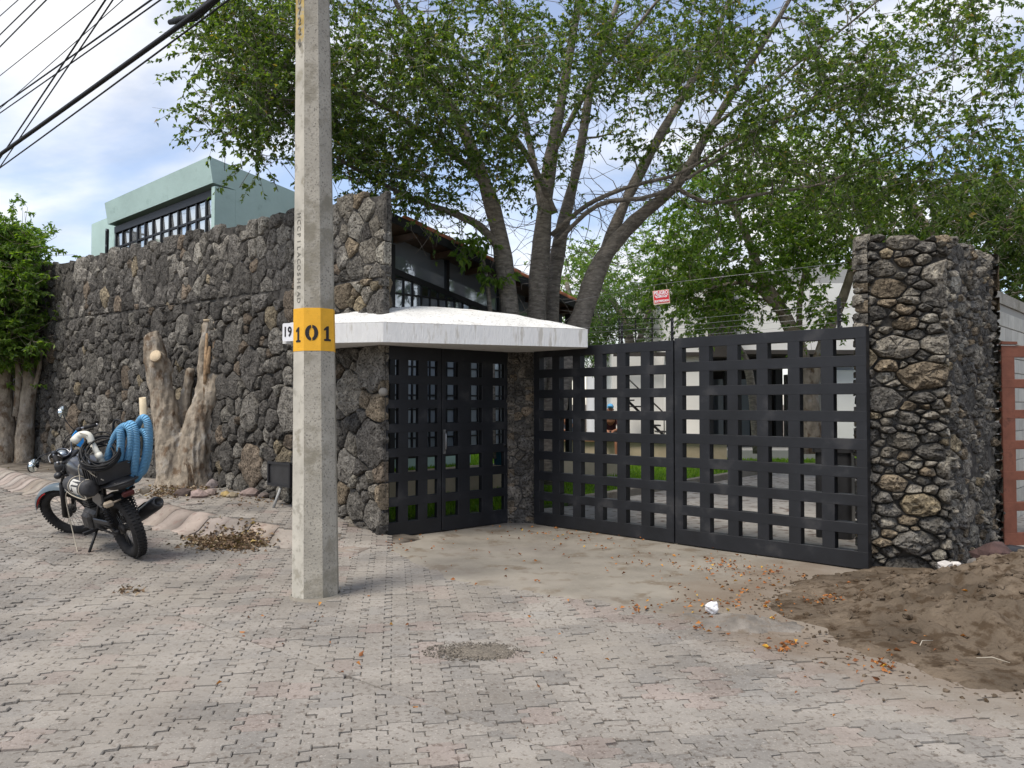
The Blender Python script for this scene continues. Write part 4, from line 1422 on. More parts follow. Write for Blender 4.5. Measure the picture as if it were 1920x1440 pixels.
def leaf_mesh(name, base, dirs, size, g, wid=0.46, fold=0.16):
    n = len(base)
    d = dirs / (np.linalg.norm(dirs, axis=1, keepdims=True) + 1e-9)
    rnd = g.normal(0, 1, (n, 3)); rnd[:, 2] += 0.9
    s = np.cross(d, rnd); s /= (np.linalg.norm(s, axis=1, keepdims=True) + 1e-9)
    nn = np.cross(s, d)
    L = size[:, None]
    V = np.zeros((n, 4, 3))
    V[:, 0] = base
    V[:, 1] = base + d * L * 0.42 + s * L * wid * .5 + nn * L * fold
    V[:, 2] = base + d * L - nn * L * 0.12
    V[:, 3] = base + d * L * 0.42 - s * L * wid * .5 + nn * L * fold
    i = np.arange(n)[:, None] * 4
    Fq = np.concatenate([i + np.array([[0, 1, 2]]), i + np.array([[0, 2, 3]])], 1).reshape(-1, 3)
    return quick_mesh(name, V.reshape(-1, 3), Fq, 3)
def make_tree(root, limbs, clusters, seed, leafm, barkm, twigs=7, leaves=13, tl=(0.22, 0.55), ls=0.075, droop=0.55, spread=0.25, br=0.03, wid=0.46, trunk_n=10, bump=0.0, bare=0):
    """parts: trunk, branches, crown. everything in world coordinates minus the root position"""
    rg = random.Random(seed); g = np.random.default_rng(seed)
    off = Vector(root.location)
    tm, bm_ = MB(), MB()
    nodes, nr = [], []
    for lb in limbs:
        P = [q[0] - off for q in lb]; r = [q[1] for q in lb]
        if bump:
            r = [x * (1 + bump * mnoise.noise((p.x * 3, p.y * 3, p.z * 3))) for x, p in zip(r, P)]
        tm.tube(P, r, trunk_n if r[0] > .06 else 6)
        for p, x in zip(P, r):
            if p.z > 1.6 or x < 0.1: nodes.append(p); nr.append(x)
    tm.build('trunk', barkm, root)
    arr = np.array([tuple(p) for p in nodes])
    cl = [c - off for c in clusters]
    dist = [np.min(np.linalg.norm(arr - np.array(c), axis=1)) for c in cl]
    order = np.argsort(dist)
    N = list(arr); NR = list(nr)
    base, dirs, size = [], [], []
    for ci in order:
        c = np.array(cl[ci])
        A = np.array(N)
        v = c - A
        d = np.linalg.norm(v, axis=1) + np.maximum(0, -v[:, 2]) * 0.6
        j = int(np.argmin(d))
        s = Vector(A[j]); e = Vector(c)
        L = (e - s).length
        r0 = min(NR[j] * 0.75, br * (0.5 + 0.35 * L)); r0 = max(r0, 0.006)
        mid = s.lerp(e, .5) + Vector((rg.gauss(0, .08), rg.gauss(0, .08), 0.10 + rg.gauss(0, .06))) * L
        pts = crom([s, s.lerp(mid, .55) + Vector((rg.gauss(0, .03), rg.gauss(0, .03), rg.gauss(0, .03))) * L, mid, mid.lerp(e, .6) + Vector((rg.gauss(0, .04), rg.gauss(0, .04), rg.gauss(0, .04))) * L, e], 2)
        rr = [max(0.0045, r0 * (1 - .75 * k / (len(pts) - 1))) for k in range(len(pts))]
        bm_.tube(pts, rr, 5 if r0 > .012 else 4, cap=False)
        for p, x in list(zip(pts, rr))[2:]: N.append(np.array(p)); NR.append(x)
        gd_ = (e - s).normalized() if L > 1e-3 else Vector((0, 0, 1))
        for _ in range(twigs):
            q = Vector((rg.gauss(0, 1), rg.gauss(0, 1), rg.gauss(0, .7))).normalized() + gd_ * 0.4
            ln = rg.uniform(*tl)
            st_p = e + Vector((rg.gauss(0, 1), rg.gauss(0, 1), rg.gauss(0, 1))) * spread * rg.random()
            m1 = st_p + q * ln * .5
            e1 = st_p + q * ln + Vector((0, 0, -droop * ln * .35))
            bm_.tube([e.lerp(st_p, .5), st_p, m1, e1], [.005, .004, .003, .0015], 3, cap=False)
            for k in range(leaves):
                f = rg.uniform(.12, 1.0)
                p = (st_p.lerp(m1, f * 2) if f < .5 else m1.lerp(e1, f * 2 - 1))
                dv = q * .5 + Vector((rg.gauss(0, .75), rg.gauss(0, .75), rg.gauss(0, .5) - droop))
                base.append((p.x, p.y, p.z)); dirs.append((dv.x, dv.y, dv.z)); size.append(ls * rg.uniform(.65, 1.25))
    for _ in range(bare):           # thin bare twigs
        j = rg.randrange(len(nodes)); p = Vector(nodes[j])
        if nr[j] < .02 or p.z < 2.9: continue
        ln = rg.uniform(.35, 1.3)
        q = Vector((rg.gauss(0, 1), rg.gauss(0, 1), rg.gauss(.1, .7))).normalized()
        pts = [p]
        for k in range(5):
            q = (q + Vector((rg.gauss(0, .35), rg.gauss(0, .35), rg.gauss(-.05, .3)))).normalized(); pts.append(pts[-1] + q * ln / 5)
        bm_.tube(pts, [.009, .007, .006, .0045, .0035, .002], 4, cap=False)
        if rg.random() < .6:
            k = rg.randrange(1, 4); e_ = pts[k] + Vector((rg.gauss(0, .2), rg.gauss(0, .2), rg.gauss(0, .2)))
            bm_.tube([pts[k], pts[k].lerp(e_, .5) + Vector((0, 0, .03)), e_], [.005, .0035, .002], 3, cap=False)
    bm_.build('branches', barkm, root)
    me = leaf_mesh('crown', np.array(base), np.array(dirs), np.array(size), g, wid)
    link('crown', me, leafm, root)
    return len(base)

g0 = random.Random(21)
ty = 13.2
main = thing('ficus_tree', 'large spreading multi stemmed tree rising behind the white canopy', 'tree', (at(1010, 600, ty).x, ty, 0))
limbs = [
    limb([(965, 905, 13.1, 0.206), (962, 760, 13.1, 0.185), (957, 600, 13.1, 0.172), (938, 450, 13.1, 0.140), (908, 340, 13.0, 0.106), (862, 230, 12.8, 0.082), (805, 120, 12.5, 0.055), (745, 10, 12.2, 0.040), (690, -120, 11.8, 0.024)]),
    limb([(1010, 905, 13.4, 0.206), (1008, 760, 13.4, 0.181), (1006, 600, 13.4, 0.168), (1016, 450, 13.4, 0.143), (1032, 300, 13.4, 0.114), (1060, 150, 13.3, 0.074), (1085, 0, 13.2, 0.055), (1110, -180, 13.0, 0.031)]),
    limb([(1030, 905, 13.8, 0.172), (1034, 600, 13.8, 0.133), (1050, 450, 13.8, 0.116), (1085, 300, 13.9, 0.090), (1115, 130, 14.0, 0.062), (1175, -40, 14.1, 0.043), (1230, -200, 14.2, 0.024)]),
    limb([(1012, 905, 13.2, 0.220), (1040, 760, 13.2, 0.205), (1062, 680, 13.2, 0.195), (1092, 590, 13.2, 0.181), (1128, 490, 13.1, 0.147), (1190, 415, 12.9, 0.116), (1270, 345, 12.6, 0.086), (1330, 245, 12.3, 0.069), (1400, 130, 12.0, 0.047), (1480, 0, 11.6, 0.031), (1540, -130, 11.2, 0.019)]),
    limb([(1128, 490, 13.1, 0.116), (1172, 380, 13.3, 0.090), (1240, 250, 13.5, 0.076), (1320, 110, 13.7, 0.053), (1375, -20, 13.9, 0.037), (1420, -150, 14, 0.022)]),
    limb([(1035, 440, 13.4, 0.050), (1100, 385, 13.0, 0.042), (1180, 350, 12.6, 0.032), (1280, 322, 12.1, 0.027), (1420, 240, 11.5, 0.021), (1580, 190, 10.8, 0.014), (1750, 130, 10.0, 0.007)]),
    limb([(1040, 460, 13.3, 0.048), (1120, 385, 12.8, 0.039), (1230, 365, 12.3, 0.030), (1360, 290, 11.8, 0.024), (1500, 200, 11.2, 0.016), (1640, 90, 10.6, 0.009)]),
    limb([(1265, 350, 12.6, 0.037), (1330, 380, 12.4, 0.032), (1420, 365, 12.1, 0.027), (1540, 345, 11.7, 0.022), (1640, 300, 11.2, 0.016), (1760, 255, 10.6, 0.009)]),
    limb([(1040, 400, 13.4, 0.062), (1010, 330, 13.2, 0.052), (960, 250, 12.9, 0.042), (900, 190, 12.6, 0.024), (860, 110, 12.3, 0.014)]),
    limb([(940, 470, 13.1, 0.077), (900, 425, 12.8, 0.066), (850, 400, 12.5, 0.054), (780, 375, 12.1, 0.038), (690, 330, 11.7, 0.029), (610, 280, 11.3, 0.021), (520, 200, 10.9, 0.012)]),
    limb([(905, 330, 13.0, 0.062), (820, 270, 12.5, 0.048), (720, 200, 12.0, 0.034), (610, 150, 11.4, 0.026), (500, 110, 10.8, 0.017), (420, 80, 10.4, 0.009)]),
    limb([(1020, 420, 13.4, 0.077), (1000, 300, 13.6, 0.058), (965, 150, 13.8, 0.043), (940, 20, 13.9, 0.031), (920, -120, 14, 0.019)]),
    limb([(1032, 300, 13.4, 0.055), (1095, 180, 13.0, 0.040), (1170, 80, 12.6, 0.031), (1250, -20, 12.2, 0.022), (1330, -120, 11.8, 0.012)]),
    limb([(1320, 250, 12.3, 0.034), (1440, 160, 11.6, 0.024), (1560, 70, 10.9, 0.019), (1660, -10, 10.3, 0.011)]),
]
cl = []
for e in ((480, 130, 100, 115, 9.6, 11.4, 44), (440, 225, 72, 42, 9.6, 11, 9), (565, 60, 110, 120, 10, 12, 22), (478, 283, 14, 8, 10.2, 10.5, 2), (430, 40, 60, 50, 9.8, 11, 8),
          (590, 200, 70, 70, 10.5, 12, 12),
          (700, 120, 130, 150, 10, 13.5, 46), (720, 270, 110, 70, 10.5, 13, 22), (770, 350, 85, 50, 10.8, 12.5, 17), (660, 310, 50, 35, 10.8, 12, 6),
          (880, 110, 130, 130, 10, 14, 48), (890, 270, 85, 75, 11, 12.8, 20),
          (1060, 90, 130, 120, 10.5, 15, 42), (1000, 340, 100, 50, 11.5, 13, 6),
          (1230, 80, 140, 100, 10.5, 15, 40), (1200, 280, 90, 60, 12, 15, 5),
          (1420, 100, 160, 100, 9.5, 14, 34), (1380, 300, 140, 70, 11, 15, 15), (1540, 260, 140, 80, 10, 14, 22),
          (1640, 110, 150, 110, 9, 13, 32), (1800, 130, 125, 130, 8.5, 12, 22), (1810, 290, 100, 60, 8.5, 11, 9), (1620, 370, 130, 50, 10.5, 13, 10), (1720, 360, 80, 50, 10, 12, 6),
          (1000, -170, 640, 150, 9.5, 15, 52), (1600, -150, 300, 120, 8.5, 13, 20), (1000, -420, 480, 120, 10.5, 15, 8)):
    cl += ell(g0, *e)
nl = make_tree(main, limbs, cl, 5, M['leaf_main'], M['bark'], twigs=11, leaves=19, ls=0.068, wid=0.56, spread=0.34, bump=0.25, bare=620)

def simple_tree(name, label, px, pyb, Y, zb, trunkpts, ells, seed, leafm, barkm, group=None, **kw):
    b = at(px, pyb, Y)
    root = thing(name, label, 'tree', (b.x, b.y, zb), 0, group)
    gg = random.Random(seed)
    c = []
    for e in ells: c += ell(gg, *e)
    make_tree(root, [limb(t) for t in trunkpts], c, seed, leafm, barkm, **kw)
    return root
simple_tree('garden_tree', 'bright green garden tree with pale trunk behind the right driveway gate leaf', 1520, 838, 17, 0.06,
            [[(1522, 850, 17, .24), (1516, 740, 17, .2), (1500, 660, 17, .17), (1470, 590, 17, .15), (1430, 520, 17, .11), (1390, 420, 17, .08), (1340, 330, 17, .05)],
             [(1516, 745, 17, .14), (1545, 640, 16.8, .12), (1580, 560, 16.7, .1), (1620, 440, 16.5, .07), (1680, 330, 16.3, .04)],
             [(1470, 590, 17, .09), (1440, 560, 16.6, .07), (1400, 530, 16.4, .05), (1330, 540, 16.2, .03)],
             [(1500, 655, 17, .08), (1500, 560, 17.4, .06), (1520, 460, 17.6, .04), (1540, 360, 17.8, .03)]],
            [(1400, 450, 160, 110, 15.5, 18.5, 95), (1310, 540, 75, 48, 15.5, 17, 24), (1400, 580, 60, 22, 15.5, 17, 4), (1530, 420, 100, 90, 16, 18.5, 40), (1560, 575, 55, 35, 15.5, 17, 6), (1460, 320, 200, 60, 16, 19, 44), (1640, 400, 80, 70, 15, 17, 20)],
            31, M['leaf_bright'], M['bark_pale'], group='garden trees', twigs=8, leaves=16, ls=0.115, spread=0.35, tl=(.25, .6), br=.025)
simple_tree('garden_tree', 'feathery dark green tree beyond the balcony railing, under the red warning sign', 1190, 850, 24, 0.06,
            [[(1190, 850, 24, .2), (1185, 680, 24, .16), (1170, 600, 24, .12), (1130, 540, 24, .07)], [(1185, 680, 24, .1), (1215, 590, 23.8, .08), (1240, 520, 23.6, .05)]],
            [(1170, 590, 90, 55, 22.5, 26, 50), (1100, 600, 50, 50, 22.5, 26, 24), (1230, 545, 60, 55, 22.5, 26, 26), (1120, 640, 60, 25, 22.5, 25, 14)],
            33, M['leaf_feather'], M['bark'], group='garden trees', twigs=9, leaves=20, ls=0.11, wid=0.26, spread=0.5, tl=(.35, .8), br=.03)
simple_tree('garden_tree', 'pale yellow green tree between the main tree stems, far behind', 1090, 850, 30, 0.06,
            [[(1090, 850, 30, .2), (1085, 650, 30, .15), (1060, 520, 30, .08)], [(1085, 650, 30, .1), (1120, 540, 30, .06)]],
            [(1075, 545, 60, 60, 28, 32, 26), (1130, 500, 70, 50, 28, 33, 20), (1250, 470, 80, 60, 28, 33, 20)],
            35, M['leaf_bright'], M['bark'], group='garden trees', twigs=8, leaves=15, ls=0.14, spread=0.6, tl=(.4, .9), br=.03)
simple_tree('garden_tree', 'dark green tree rising behind the tall rough stone pillar', 1800, 850, 16, 0.0,
            [[(1790, 850, 16, .2), (1790, 650, 16, .17), (1770, 500, 16, .12), (1720, 400, 16, .08), (1660, 330, 15.8, .04)], [(1790, 600, 16, .12), (1840, 480, 15.6, .09), (1900, 400, 15, .05)], [(1780, 540, 16, .08), (1800, 420, 16.3, .05), (1820, 330, 16.5, .03)]],
            [(1860, 420, 90, 70, 13.5, 17, 50), (1900, 520, 60, 60, 13.5, 16, 22), (1760, 400, 90, 60, 14.5, 17, 24), (1700, 470, 60, 50, 15, 17.5, 12), (1960, 380, 80, 100, 13, 17, 26)],
            37, M['leaf_dark'], M['bark_pale'], group='garden trees', twigs=8, leaves=16, ls=0.11, spread=0.4, tl=(.25, .6), br=.025)
simple_tree('garden_tree', 'broad leafed small tree with drooping leaves beside the veranda roof', 925, 850, 13.6, 0.0,
            [[(925, 860, 13.0, .05), (922, 650, 13.0, .042), (915, 540, 13.0, .035), (905, 480, 13.0, .02)]],
            [(893, 468, 26, 14, 12.6, 12.9, 4), (915, 520, 12, 16, 12.7, 12.9, 2)],
            39, M['leaf_bright'], M['bark'], group='garden trees', twigs=5, leaves=9, ls=0.15, wid=0.42, spread=0.14, tl=(.15, .3), br=.02, droop=.9)
simple_tree('garden_tree', 'low dark tree with leaning trunk in front of the white garden house', 1310, 845, 19, 0.06,
            [[(1420, 850, 19, .11), (1405, 700, 19, .1), (1375, 640, 19, .09), (1340, 600, 19, .06), (1300, 560, 19, .04)]],
            [(1340, 600, 34, 32, 18, 20, 8), (1290, 545, 45, 32, 18, 20, 9)],
            41, M['leaf_dark'], M['bark'], group='garden trees', twigs=8, leaves=16, ls=0.11, spread=0.35, tl=(.25, .5), br=.02)
# clipped street tree at the left edge
by = 17.2
simple_tree('street_tree', 'clipped dense green street tree at the left edge by the stone wall', 20, 862, by, 0.3,
            [[(5, 880, by, .26), (8, 800, by, .21), (5, 720, by, .18), (10, 640, by, .12), (20, 540, by, .07)],
             [(45, 872, by, .20), (48, 800, by, .17), (55, 720, by, .14), (50, 650, by, .1), (40, 560, by, .06)],
             [(30, 780, by, .07), (35, 700, by - .1, .06), (25, 640, by - .1, .04)], [(48, 790, by, .06), (72, 700, by, .05), (78, 640, by, .03)]],
            [(-2, 465, 66, 34, by - 1.0, by + 1.0, 80), (-15, 550, 84, 72, by - 1.1, by + 1.1, 190), (-8, 640, 74, 38, by - 1.0, by + 1.0, 100), (-60, 550, 60, 100, by - 1.2, by + 1.2, 30)],
            43, M['leaf_bright'], M['bark_pale'], twigs=10, leaves=17, ls=0.105, spread=0.32, tl=(.15, .36), br=.02, bump=.2)
# creeper / fern filling low behind the gate
# ================================================================== CUT STUMP
sy = 12.05
sroot = thing('tree_stump', 'pollarded pale tree stump with sawn limbs against the stone wall', 'tree stump', (at(340, 920, sy).x, sy, 0.28))
so = Vector(sroot.location)
mb = MB()
paths = [
    [(314, 935, sy - .05, 0.240), (318, 860, sy - .05, 0.208), (309, 770, sy, 0.188), (298, 700, sy, 0.188), (289, 650, sy, 0.160), (282, 625, sy, 0.120)],
    [(309, 700, sy, 0.144), (298, 672, sy - .12, 0.120), (291, 664, sy - .23, 0.092)],
    [(362, 935, sy - .05, 0.273), (364, 860, sy - .05, 0.234), (372, 790, sy, 0.215), (398, 735, sy, 0.195), (410, 690, sy, 0.137), (414, 640, sy, 0.112), (412, 606, sy, 0.098)],
    [(378, 760, sy, 0.137), (382, 700, sy + .05, 0.102), (387, 640, sy + .05, 0.083), (391, 600, sy + .05, 0.076)],
    [(385, 935, sy + .15, 0.293), (392, 860, sy + .15, 0.244), (402, 790, sy + .12, 0.195), (415, 730, sy + .08, 0.137), (428, 680, sy + .05, 0.083), (430, 625, sy + .02, 0.063)],
    [(344, 800, sy + .2, 0.128), (348, 740, sy + .2, 0.096), (355, 690, sy + .2, 0.072)],
    [(430, 720, sy + .05, 0.049), (442, 680, sy, 0.039), (438, 635, sy, 0.029)],
]
for p in paths:
    lb = limb(p, 4)
    mb.tube([q[0] - so for q in lb], [q[1] for q in lb], 14)
for k in range(9):      # root flares
    a = rad(200 + k * 20)
    x0 = at(345, 915, sy) - so
    mb.tube([x0 + Vector((math.cos(a) * .15, math.sin(a) * .12, .35)), x0 + Vector((math.cos(a) * .36, math.sin(a) * .28, .06)), x0 + Vector((math.cos(a) * .52, math.sin(a) * .40, -.10))], [.09, .06, .035], 8)
me = evaluated(mb.mesh('trunk'), [('REMESH', {'mode': 'VOXEL', 'voxel_size': 0.024, 'use_smooth_shade': True}), ('SMOOTH', {'iterations': 3, 'factor': .5})])
co = np.empty(len(me.vertices) * 3, np.float32); me.vertices.foreach_get('co', co); co = co.reshape(-1, 3)
nn = np.empty(len(me.vertices) * 3, np.float32); me.vertices.foreach_get('normal', nn); nn = nn.reshape(-1, 3)
for i in range(len(co)):
    p = co[i]
    d = 0.035 * mnoise.noise((p[0] * 6, p[1] * 6, p[2] * 2.0)) - 0.045 * abs(mnoise.noise((p[0] * 11 + 4, p[1] * 11, p[2] * 1.6))) + 0.016 * mnoise.noise((p[0] * 24, p[1] * 24, p[2] * 10))
    co[i] += nn[i] * d
me.vertices.foreach_set('co', co.ravel()); me.update()
link('trunk', me, M['bark_pale'], sroot)
def cut_disc(px, py, Y, r, nrm, m=M['cutwood']):
    c = at(px, py, Y) - so
    nrm = Vector(nrm).normalized()
    q = Vector((0, 0, 1)).rotation_difference(nrm).to_matrix().to_4x4()
    mb = MB(); mb.lathe([(r * .97, -0.03), (r, -0.002), (r * .97, 0.003), (0.0, 0.001)], 14, Matrix.Translation(c) @ q)
    mb.build('sawn_face', m, sroot)
cut_disc(280, 638, sy - .02, 0.100, (-.75, -.35, .55))
cut_disc(291, 667, sy - .245, 0.090, (-.15, -.95, .3))
cut_disc(391, 599, sy + .05, 0.079, (0, -.1, 1))
cut_disc(412, 605, sy, 0.098, (.1, -.1, 1))
cut_disc(430, 624, sy + .02, 0.066, (.2, 0, 1))
cut_disc(438, 632, sy, 0.041, (.2, 0, 1))
for (a, b, r) in (((384, 745, sy - .15), (388, 625, sy - .06), .026), ((390, 700, sy - .14), (393, 650, sy - .07), .03), ((424, 720, sy - .13), (433, 645, sy - .06), .03)):
    mb = MB(); A, B = at(*a) - so, at(*b) - so
    mb.tube([A, A.lerp(B, .5) + Vector((0, -.01, 0)), B], [r, r * 1.2, r * .7], 7); mb.build('torn_strip', M['torn_bark'], sroot)
rg = random.Random(8)
for k in range(16):
    px = rg.uniform(415, 448); y0 = rg.uniform(650, 760)
    A = at(px, y0, sy - .05) - so; B = at(px + rg.uniform(-8, 28), y0 - rg.uniform(20, 70) * (1 if k % 3 else -1), sy - .1) - so
    mb = MB(); mb.tube([A, A.lerp(B, .5) + Vector((rg.gauss(0, .04), 0, rg.gauss(0, .03))), B], [.009, .007, .003], 4); mb.build('twig', M['torn_bark'], sroot)
mb = MB(); mb.tube([at(430, 700, sy - .08) - so, at(445, 665, sy - .1) - so, at(461, 632, sy - .12) - so], [.013, .012, .008], 5); mb.build('twig', M['cutwood'], sroot)
for px in (352, 362):
    mb = MB(); mb.tube([at(px - 4, 872, sy - .32) - so, at(px, 890, sy - .34) - so, at(px + 2, 912, sy - .36) - so], [.008, .01, .008], 5); mb.build('root', M['bark_pale'], sroot)
# ================================================================== MOTORCYCLE
M['rubber'] = mat('tyre_rubber', (0.022, 0.021, 0.021), 0.85, var=.25, vscale=20, bump=0.002, bscale=120)
M['black_plastic'] = mat('black_plastic', (0.02, 0.02, 0.022), 0.4, var=.3, vscale=8, spec=.5)
M['engine'] = mat('dirty_engine_metal', (0.06, 0.057, 0.055), 0.6, var=.4, vscale=20, metal=.4)
M['chrome'] = mat('worn_chrome', (0.36, 0.36, 0.37), 0.3, metal=1.0)
M['alu'] = mat('aluminium', (0.25, 0.25, 0.25), 0.4, metal=.8)
M['fender_blue'] = mat('pale_blue_fender', (0.09, 0.12, 0.14), 0.3, spec=.5)
M['red_plastic'] = mat('red_plastic', (0.42, 0.02, 0.02), 0.4)
M['tail'] = mat('dusty_tail_lens', (0.07, 0.015, 0.013), 0.4)
M['amber'] = mat('dusty_indicator', (0.33, 0.27, 0.20), 0.5)
M['tank'] = mat('dark_grey_tank', (0.045, 0.047, 0.052), 0.28, var=.2, vscale=6, spec=.5, coat=.3)
M['mirror'] = mat('mirror_glass', (0.72, 0.78, 0.76), 0.06, metal=1.0)
M['pvc'] = mat('white_pvc', (0.68, 0.66, 0.58), 0.4, var=.08, vscale=8)
M['pvc_cream'] = mat('cream_pvc', (0.60, 0.50, 0.34), 0.45, var=.1, vscale=8)
M['bag'] = mat('grey_bag', (0.045, 0.045, 0.048), 0.7, var=.3, vscale=14, bump=.004, bscale=30)
M['paper'] = mat('paper_label', (0.55, 0.54, 0.50), 0.8, speck=(.3, .3, .3), speck_scale=60, speck_t=.6)
M['cord'] = mat('pale_cord', (0.42, 0.38, 0.31), 0.8)
M['blue_cloth'] = mat('blue_cloth', (0.03, 0.30, 0.75), 0.8)
def ribbed(name, col):
    m = mat(name, col, 0.55, spec=.35)
    n, l = m.node_tree.nodes, m.node_tree.links
    uv = n.new('ShaderNodeAttribute'); uv.attribute_name = 'along'
    sn = n.new('ShaderNodeMath'); sn.operation = 'SINE'
    mu = n.new('ShaderNodeMath'); mu.operation = 'MULTIPLY'; mu.inputs[1].default_value = 420.0
    l.new(uv.outputs['Fac'], mu.inputs[0]); l.new(mu.outputs[0], sn.inputs[0])
    b = n.new('ShaderNodeBump'); b.inputs['Distance'].default_value = 0.006; b.inputs['Strength'].default_value = 1.0
    l.new(sn.outputs[0], b.inputs['Height']); l.new(b.outputs[0], n['Principled BSDF'].inputs['Normal'])
    return m
M['hose'] = ribbed('blue_pool_hose', (0.15, 0.38, 0.62))

BR = Vector((-3.81, 8.02, 0.0)); BR.z = Hs(BR.x, BR.y) + 0.008
BYAW = math.atan2(0.95, -1.07)
LEAN = rad(17)
BS = 1.03
BROT = (Matrix.Rotation(BYAW, 3, 'Z') @ Matrix.Rotation(rad(-3.6), 3, 'Y') @ Matrix.Rotation(-LEAN, 3, 'X')).to_euler()
def bike_thing(name, label, cat):
    o = thing(name, label, cat, BR, 0, rot=BROT); o.scale = (BS,) * 3
    return o
bike = bike_thing('motorcycle', 'dusty black motorcycle leaning on its side stand, loaded with pool gear', 'motorcycle')
TR = Matrix.Translation
def RX(a): return Matrix.Rotation(rad(a), 4, 'X')
def RY(a): return Matrix.Rotation(rad(a), 4, 'Y')
def RZ(a): return Matrix.Rotation(rad(a), 4, 'Z')
HEAD = Vector((0.93, 0, 0.86))
axis = Vector((-math.sin(rad(26)), 0, math.cos(rad(26))))
ST = TR(HEAD) @ Matrix.Rotation(rad(36), 4, axis) @ TR(-HEAD)
I4 = Matrix.Identity(4)
def wheel(name, Mw, R, tw, rimR):
    mb = MB(); mb.torus(R - tw, tw, 40, 10, Mw @ RX(90), flat=0.95)
    # tread blocks
    for k in range(56):
        a = 2 * math.pi * k / 56
        for s in (-1, 1):
            mb.box((0, s * tw * .42, R - 0.004), (0.02, tw * .62, 0.014), Mw @ RY(math.degrees(a)) )
    w = mb.build(name, M['rubber'], bike)
    mb = MB(); mb.torus(rimR, 0.016, 40, 6, Mw @ RX(90), flat=1.5); mb.build('rim', M['alu'], w)
    mb = MB(); mb.lathe([(0.0, -.06), (.05, -.06), (.055, -.03), (.035, -.02), (.035, .02), (.055, .03), (.05, .06), (0, .06)], 14, Mw @ RX(90)); mb.build('hub', M['engine'], w)
    mb = MB()
    for k in range(28):
        a = 2 * math.pi * k / 28; b = a + (0.35 if k % 2 else -0.35); s = 0.025 if (k // 2) % 2 else -0.025
        mb.tube([(.04 * math.cos(b), s, .04 * math.sin(b)), (rimR * math.cos(a), 0, rimR * math.sin(a))], 0.0022, 4, Mw)
    mb.build('spokes', M['alu'], w)
    return w
RW, FW = 0.315, 0.305
wheel('rear_wheel', TR((0, 0, RW)), RW, 0.060, 0.235)
FA = Vector((1.33, 0, FW))
wheel('front_wheel', ST @ TR(FA), FW, 0.046, 0.24)
def part(name, m, f, parent=None):
    mb = MB(); f(mb); return mb.build(name, m, parent or bike)
# frame, swingarm, engine
part('frame', M['black_metal'], lambda b: (b.tube([(.90, 0, .90), (.72, 0, .60), (.66, 0, .32), (.45, 0, .26), (.40, 0, .45), (.30, 0, .70), (-.12, 0, .76)], .022, 8),
     b.tube([(.90, 0, .88), (.55, 0, .74), (.30, 0, .70)], .024, 8), b.tube([(.40, .10, .40), (.15, .12, .62), (-.18, .10, .72)], .014, 6), b.tube([(.40, -.10, .40), (.15, -.12, .62), (-.18, -.10, .72)], .014, 6),
     b.tube([(.92, 0, .76), (.91, 0, .94)], .035, 10)))
part('swingarm', M['black_metal'], lambda b: (b.tube([(.42, .08, .36), (.0, .10, .315), (-.05, .10, .315)], .020, 6), b.tube([(.42, -.08, .36), (.0, -.10, .315), (-.05, -.10, .315)], .020, 6)))
def eng(b):
    b.box((.56, 0, .34), (.34, .24, .22), None, .03); b.box((.60, .12, .33), (.20, .08, .18), None, .03); b.box((.58, -.12, .33), (.22, .08, .18), None, .03)
    for k in range(7): b.box((.66, 0, .47 + k * .026), (.17, .18, .012), RY(-0))
    b.box((.66, 0, .55), (.12, .13, .18)); b.tube([(.60, .0, .55), (.50, .03, .58), (.42, .05, .58)], .03, 8)
part('engine', M['engine'], eng)
part('exhaust_pipe', M['engine'], lambda b: b.tube(crom([(.74, -.03, .50), (.82, -.08, .40), (.74, -.13, .24), (.50, -.16, .22), (.25, -.19, .27)], 4), .02, 8))
mq = Vector((-.52, -.07, .24)).normalized()
Mm = TR((.28, -.19, .27)) @ Vector((0, 0, 1)).rotation_difference(mq).to_matrix().to_4x4()
muf = part('muffler', M['black_plastic'], lambda b: b.lathe([(.02, 0), (.045, .05), (.062, .10), (.068, .42), (.066, .54), (.050, .58), (.040, .585), (.036, .56), (.0, .55)], 18, Mm))
part('heat_shield', M['engine'], lambda b: b.box((.07, 0, .26), (.006, .06, .22), Mm), muf)
for s in (1, -1):
    part('shock_absorber', M['black_metal'], lambda b: (b.tube([(.0, s * .125, .36), (.06, s * .125, .66)], .012, 8),
         b.tube([Vector((.0 + .05 * f, s * .125, .40 + .22 * f)) + Vector((math.cos(f * 50) * .027, math.sin(f * 50) * .027, 0)) for f in np.linspace(0, 1, 60)], .006, 5)))
part('rear_fender', M['black_plastic'], lambda b: b.add(*(lambda P: ([p for a in P for p in ((.36 * math.cos(a) , -.075, RW + .36 * math.sin(a)), (.365 * math.cos(a), 0, RW + .372 * math.sin(a)), (.36 * math.cos(a), .075, RW + .36 * math.sin(a)))],
     [(i * 3 + k, i * 3 + k + 1, i * 3 + k + 4, i * 3 + k + 3) for i in range(len(P) - 1) for k in range(2)]))([rad(x) for x in np.linspace(35, 118, 10)]), None, True))
part('tail_light', M['tail'], lambda b: b.box((-.28, 0, .71), (.05, .11, .05), None, .012))
for s in (1, -1):
    part('rear_indicator', M['amber'], lambda b: (b.tube([(-.20, s * .05, .66), (-.22, s * .13, .66)], .009, 6), b.box((-.22, s * .17, .66), (.055, .085, .055), None, .014)))
part('chain', M['engine'], lambda b: [b.box((.45 - .45 * k / 24, .115, .30 + dz * (1 - .3 * k / 24)), (.012, .012, .018)) for k in range(25) for dz in (.045, -.02)])
part('chain_guard', M['black_plastic'], lambda b: b.box((.20, .125, .40), (.42, .02, .05), RY(5), .008))
part('side_panel', M['tank'], lambda b: (b.box((.30, .125, .60), (.26, .03, .20), RY(-14), .02), b.box((.30, -.125, .60), (.26, .03, .20), RY(-14), .02)))
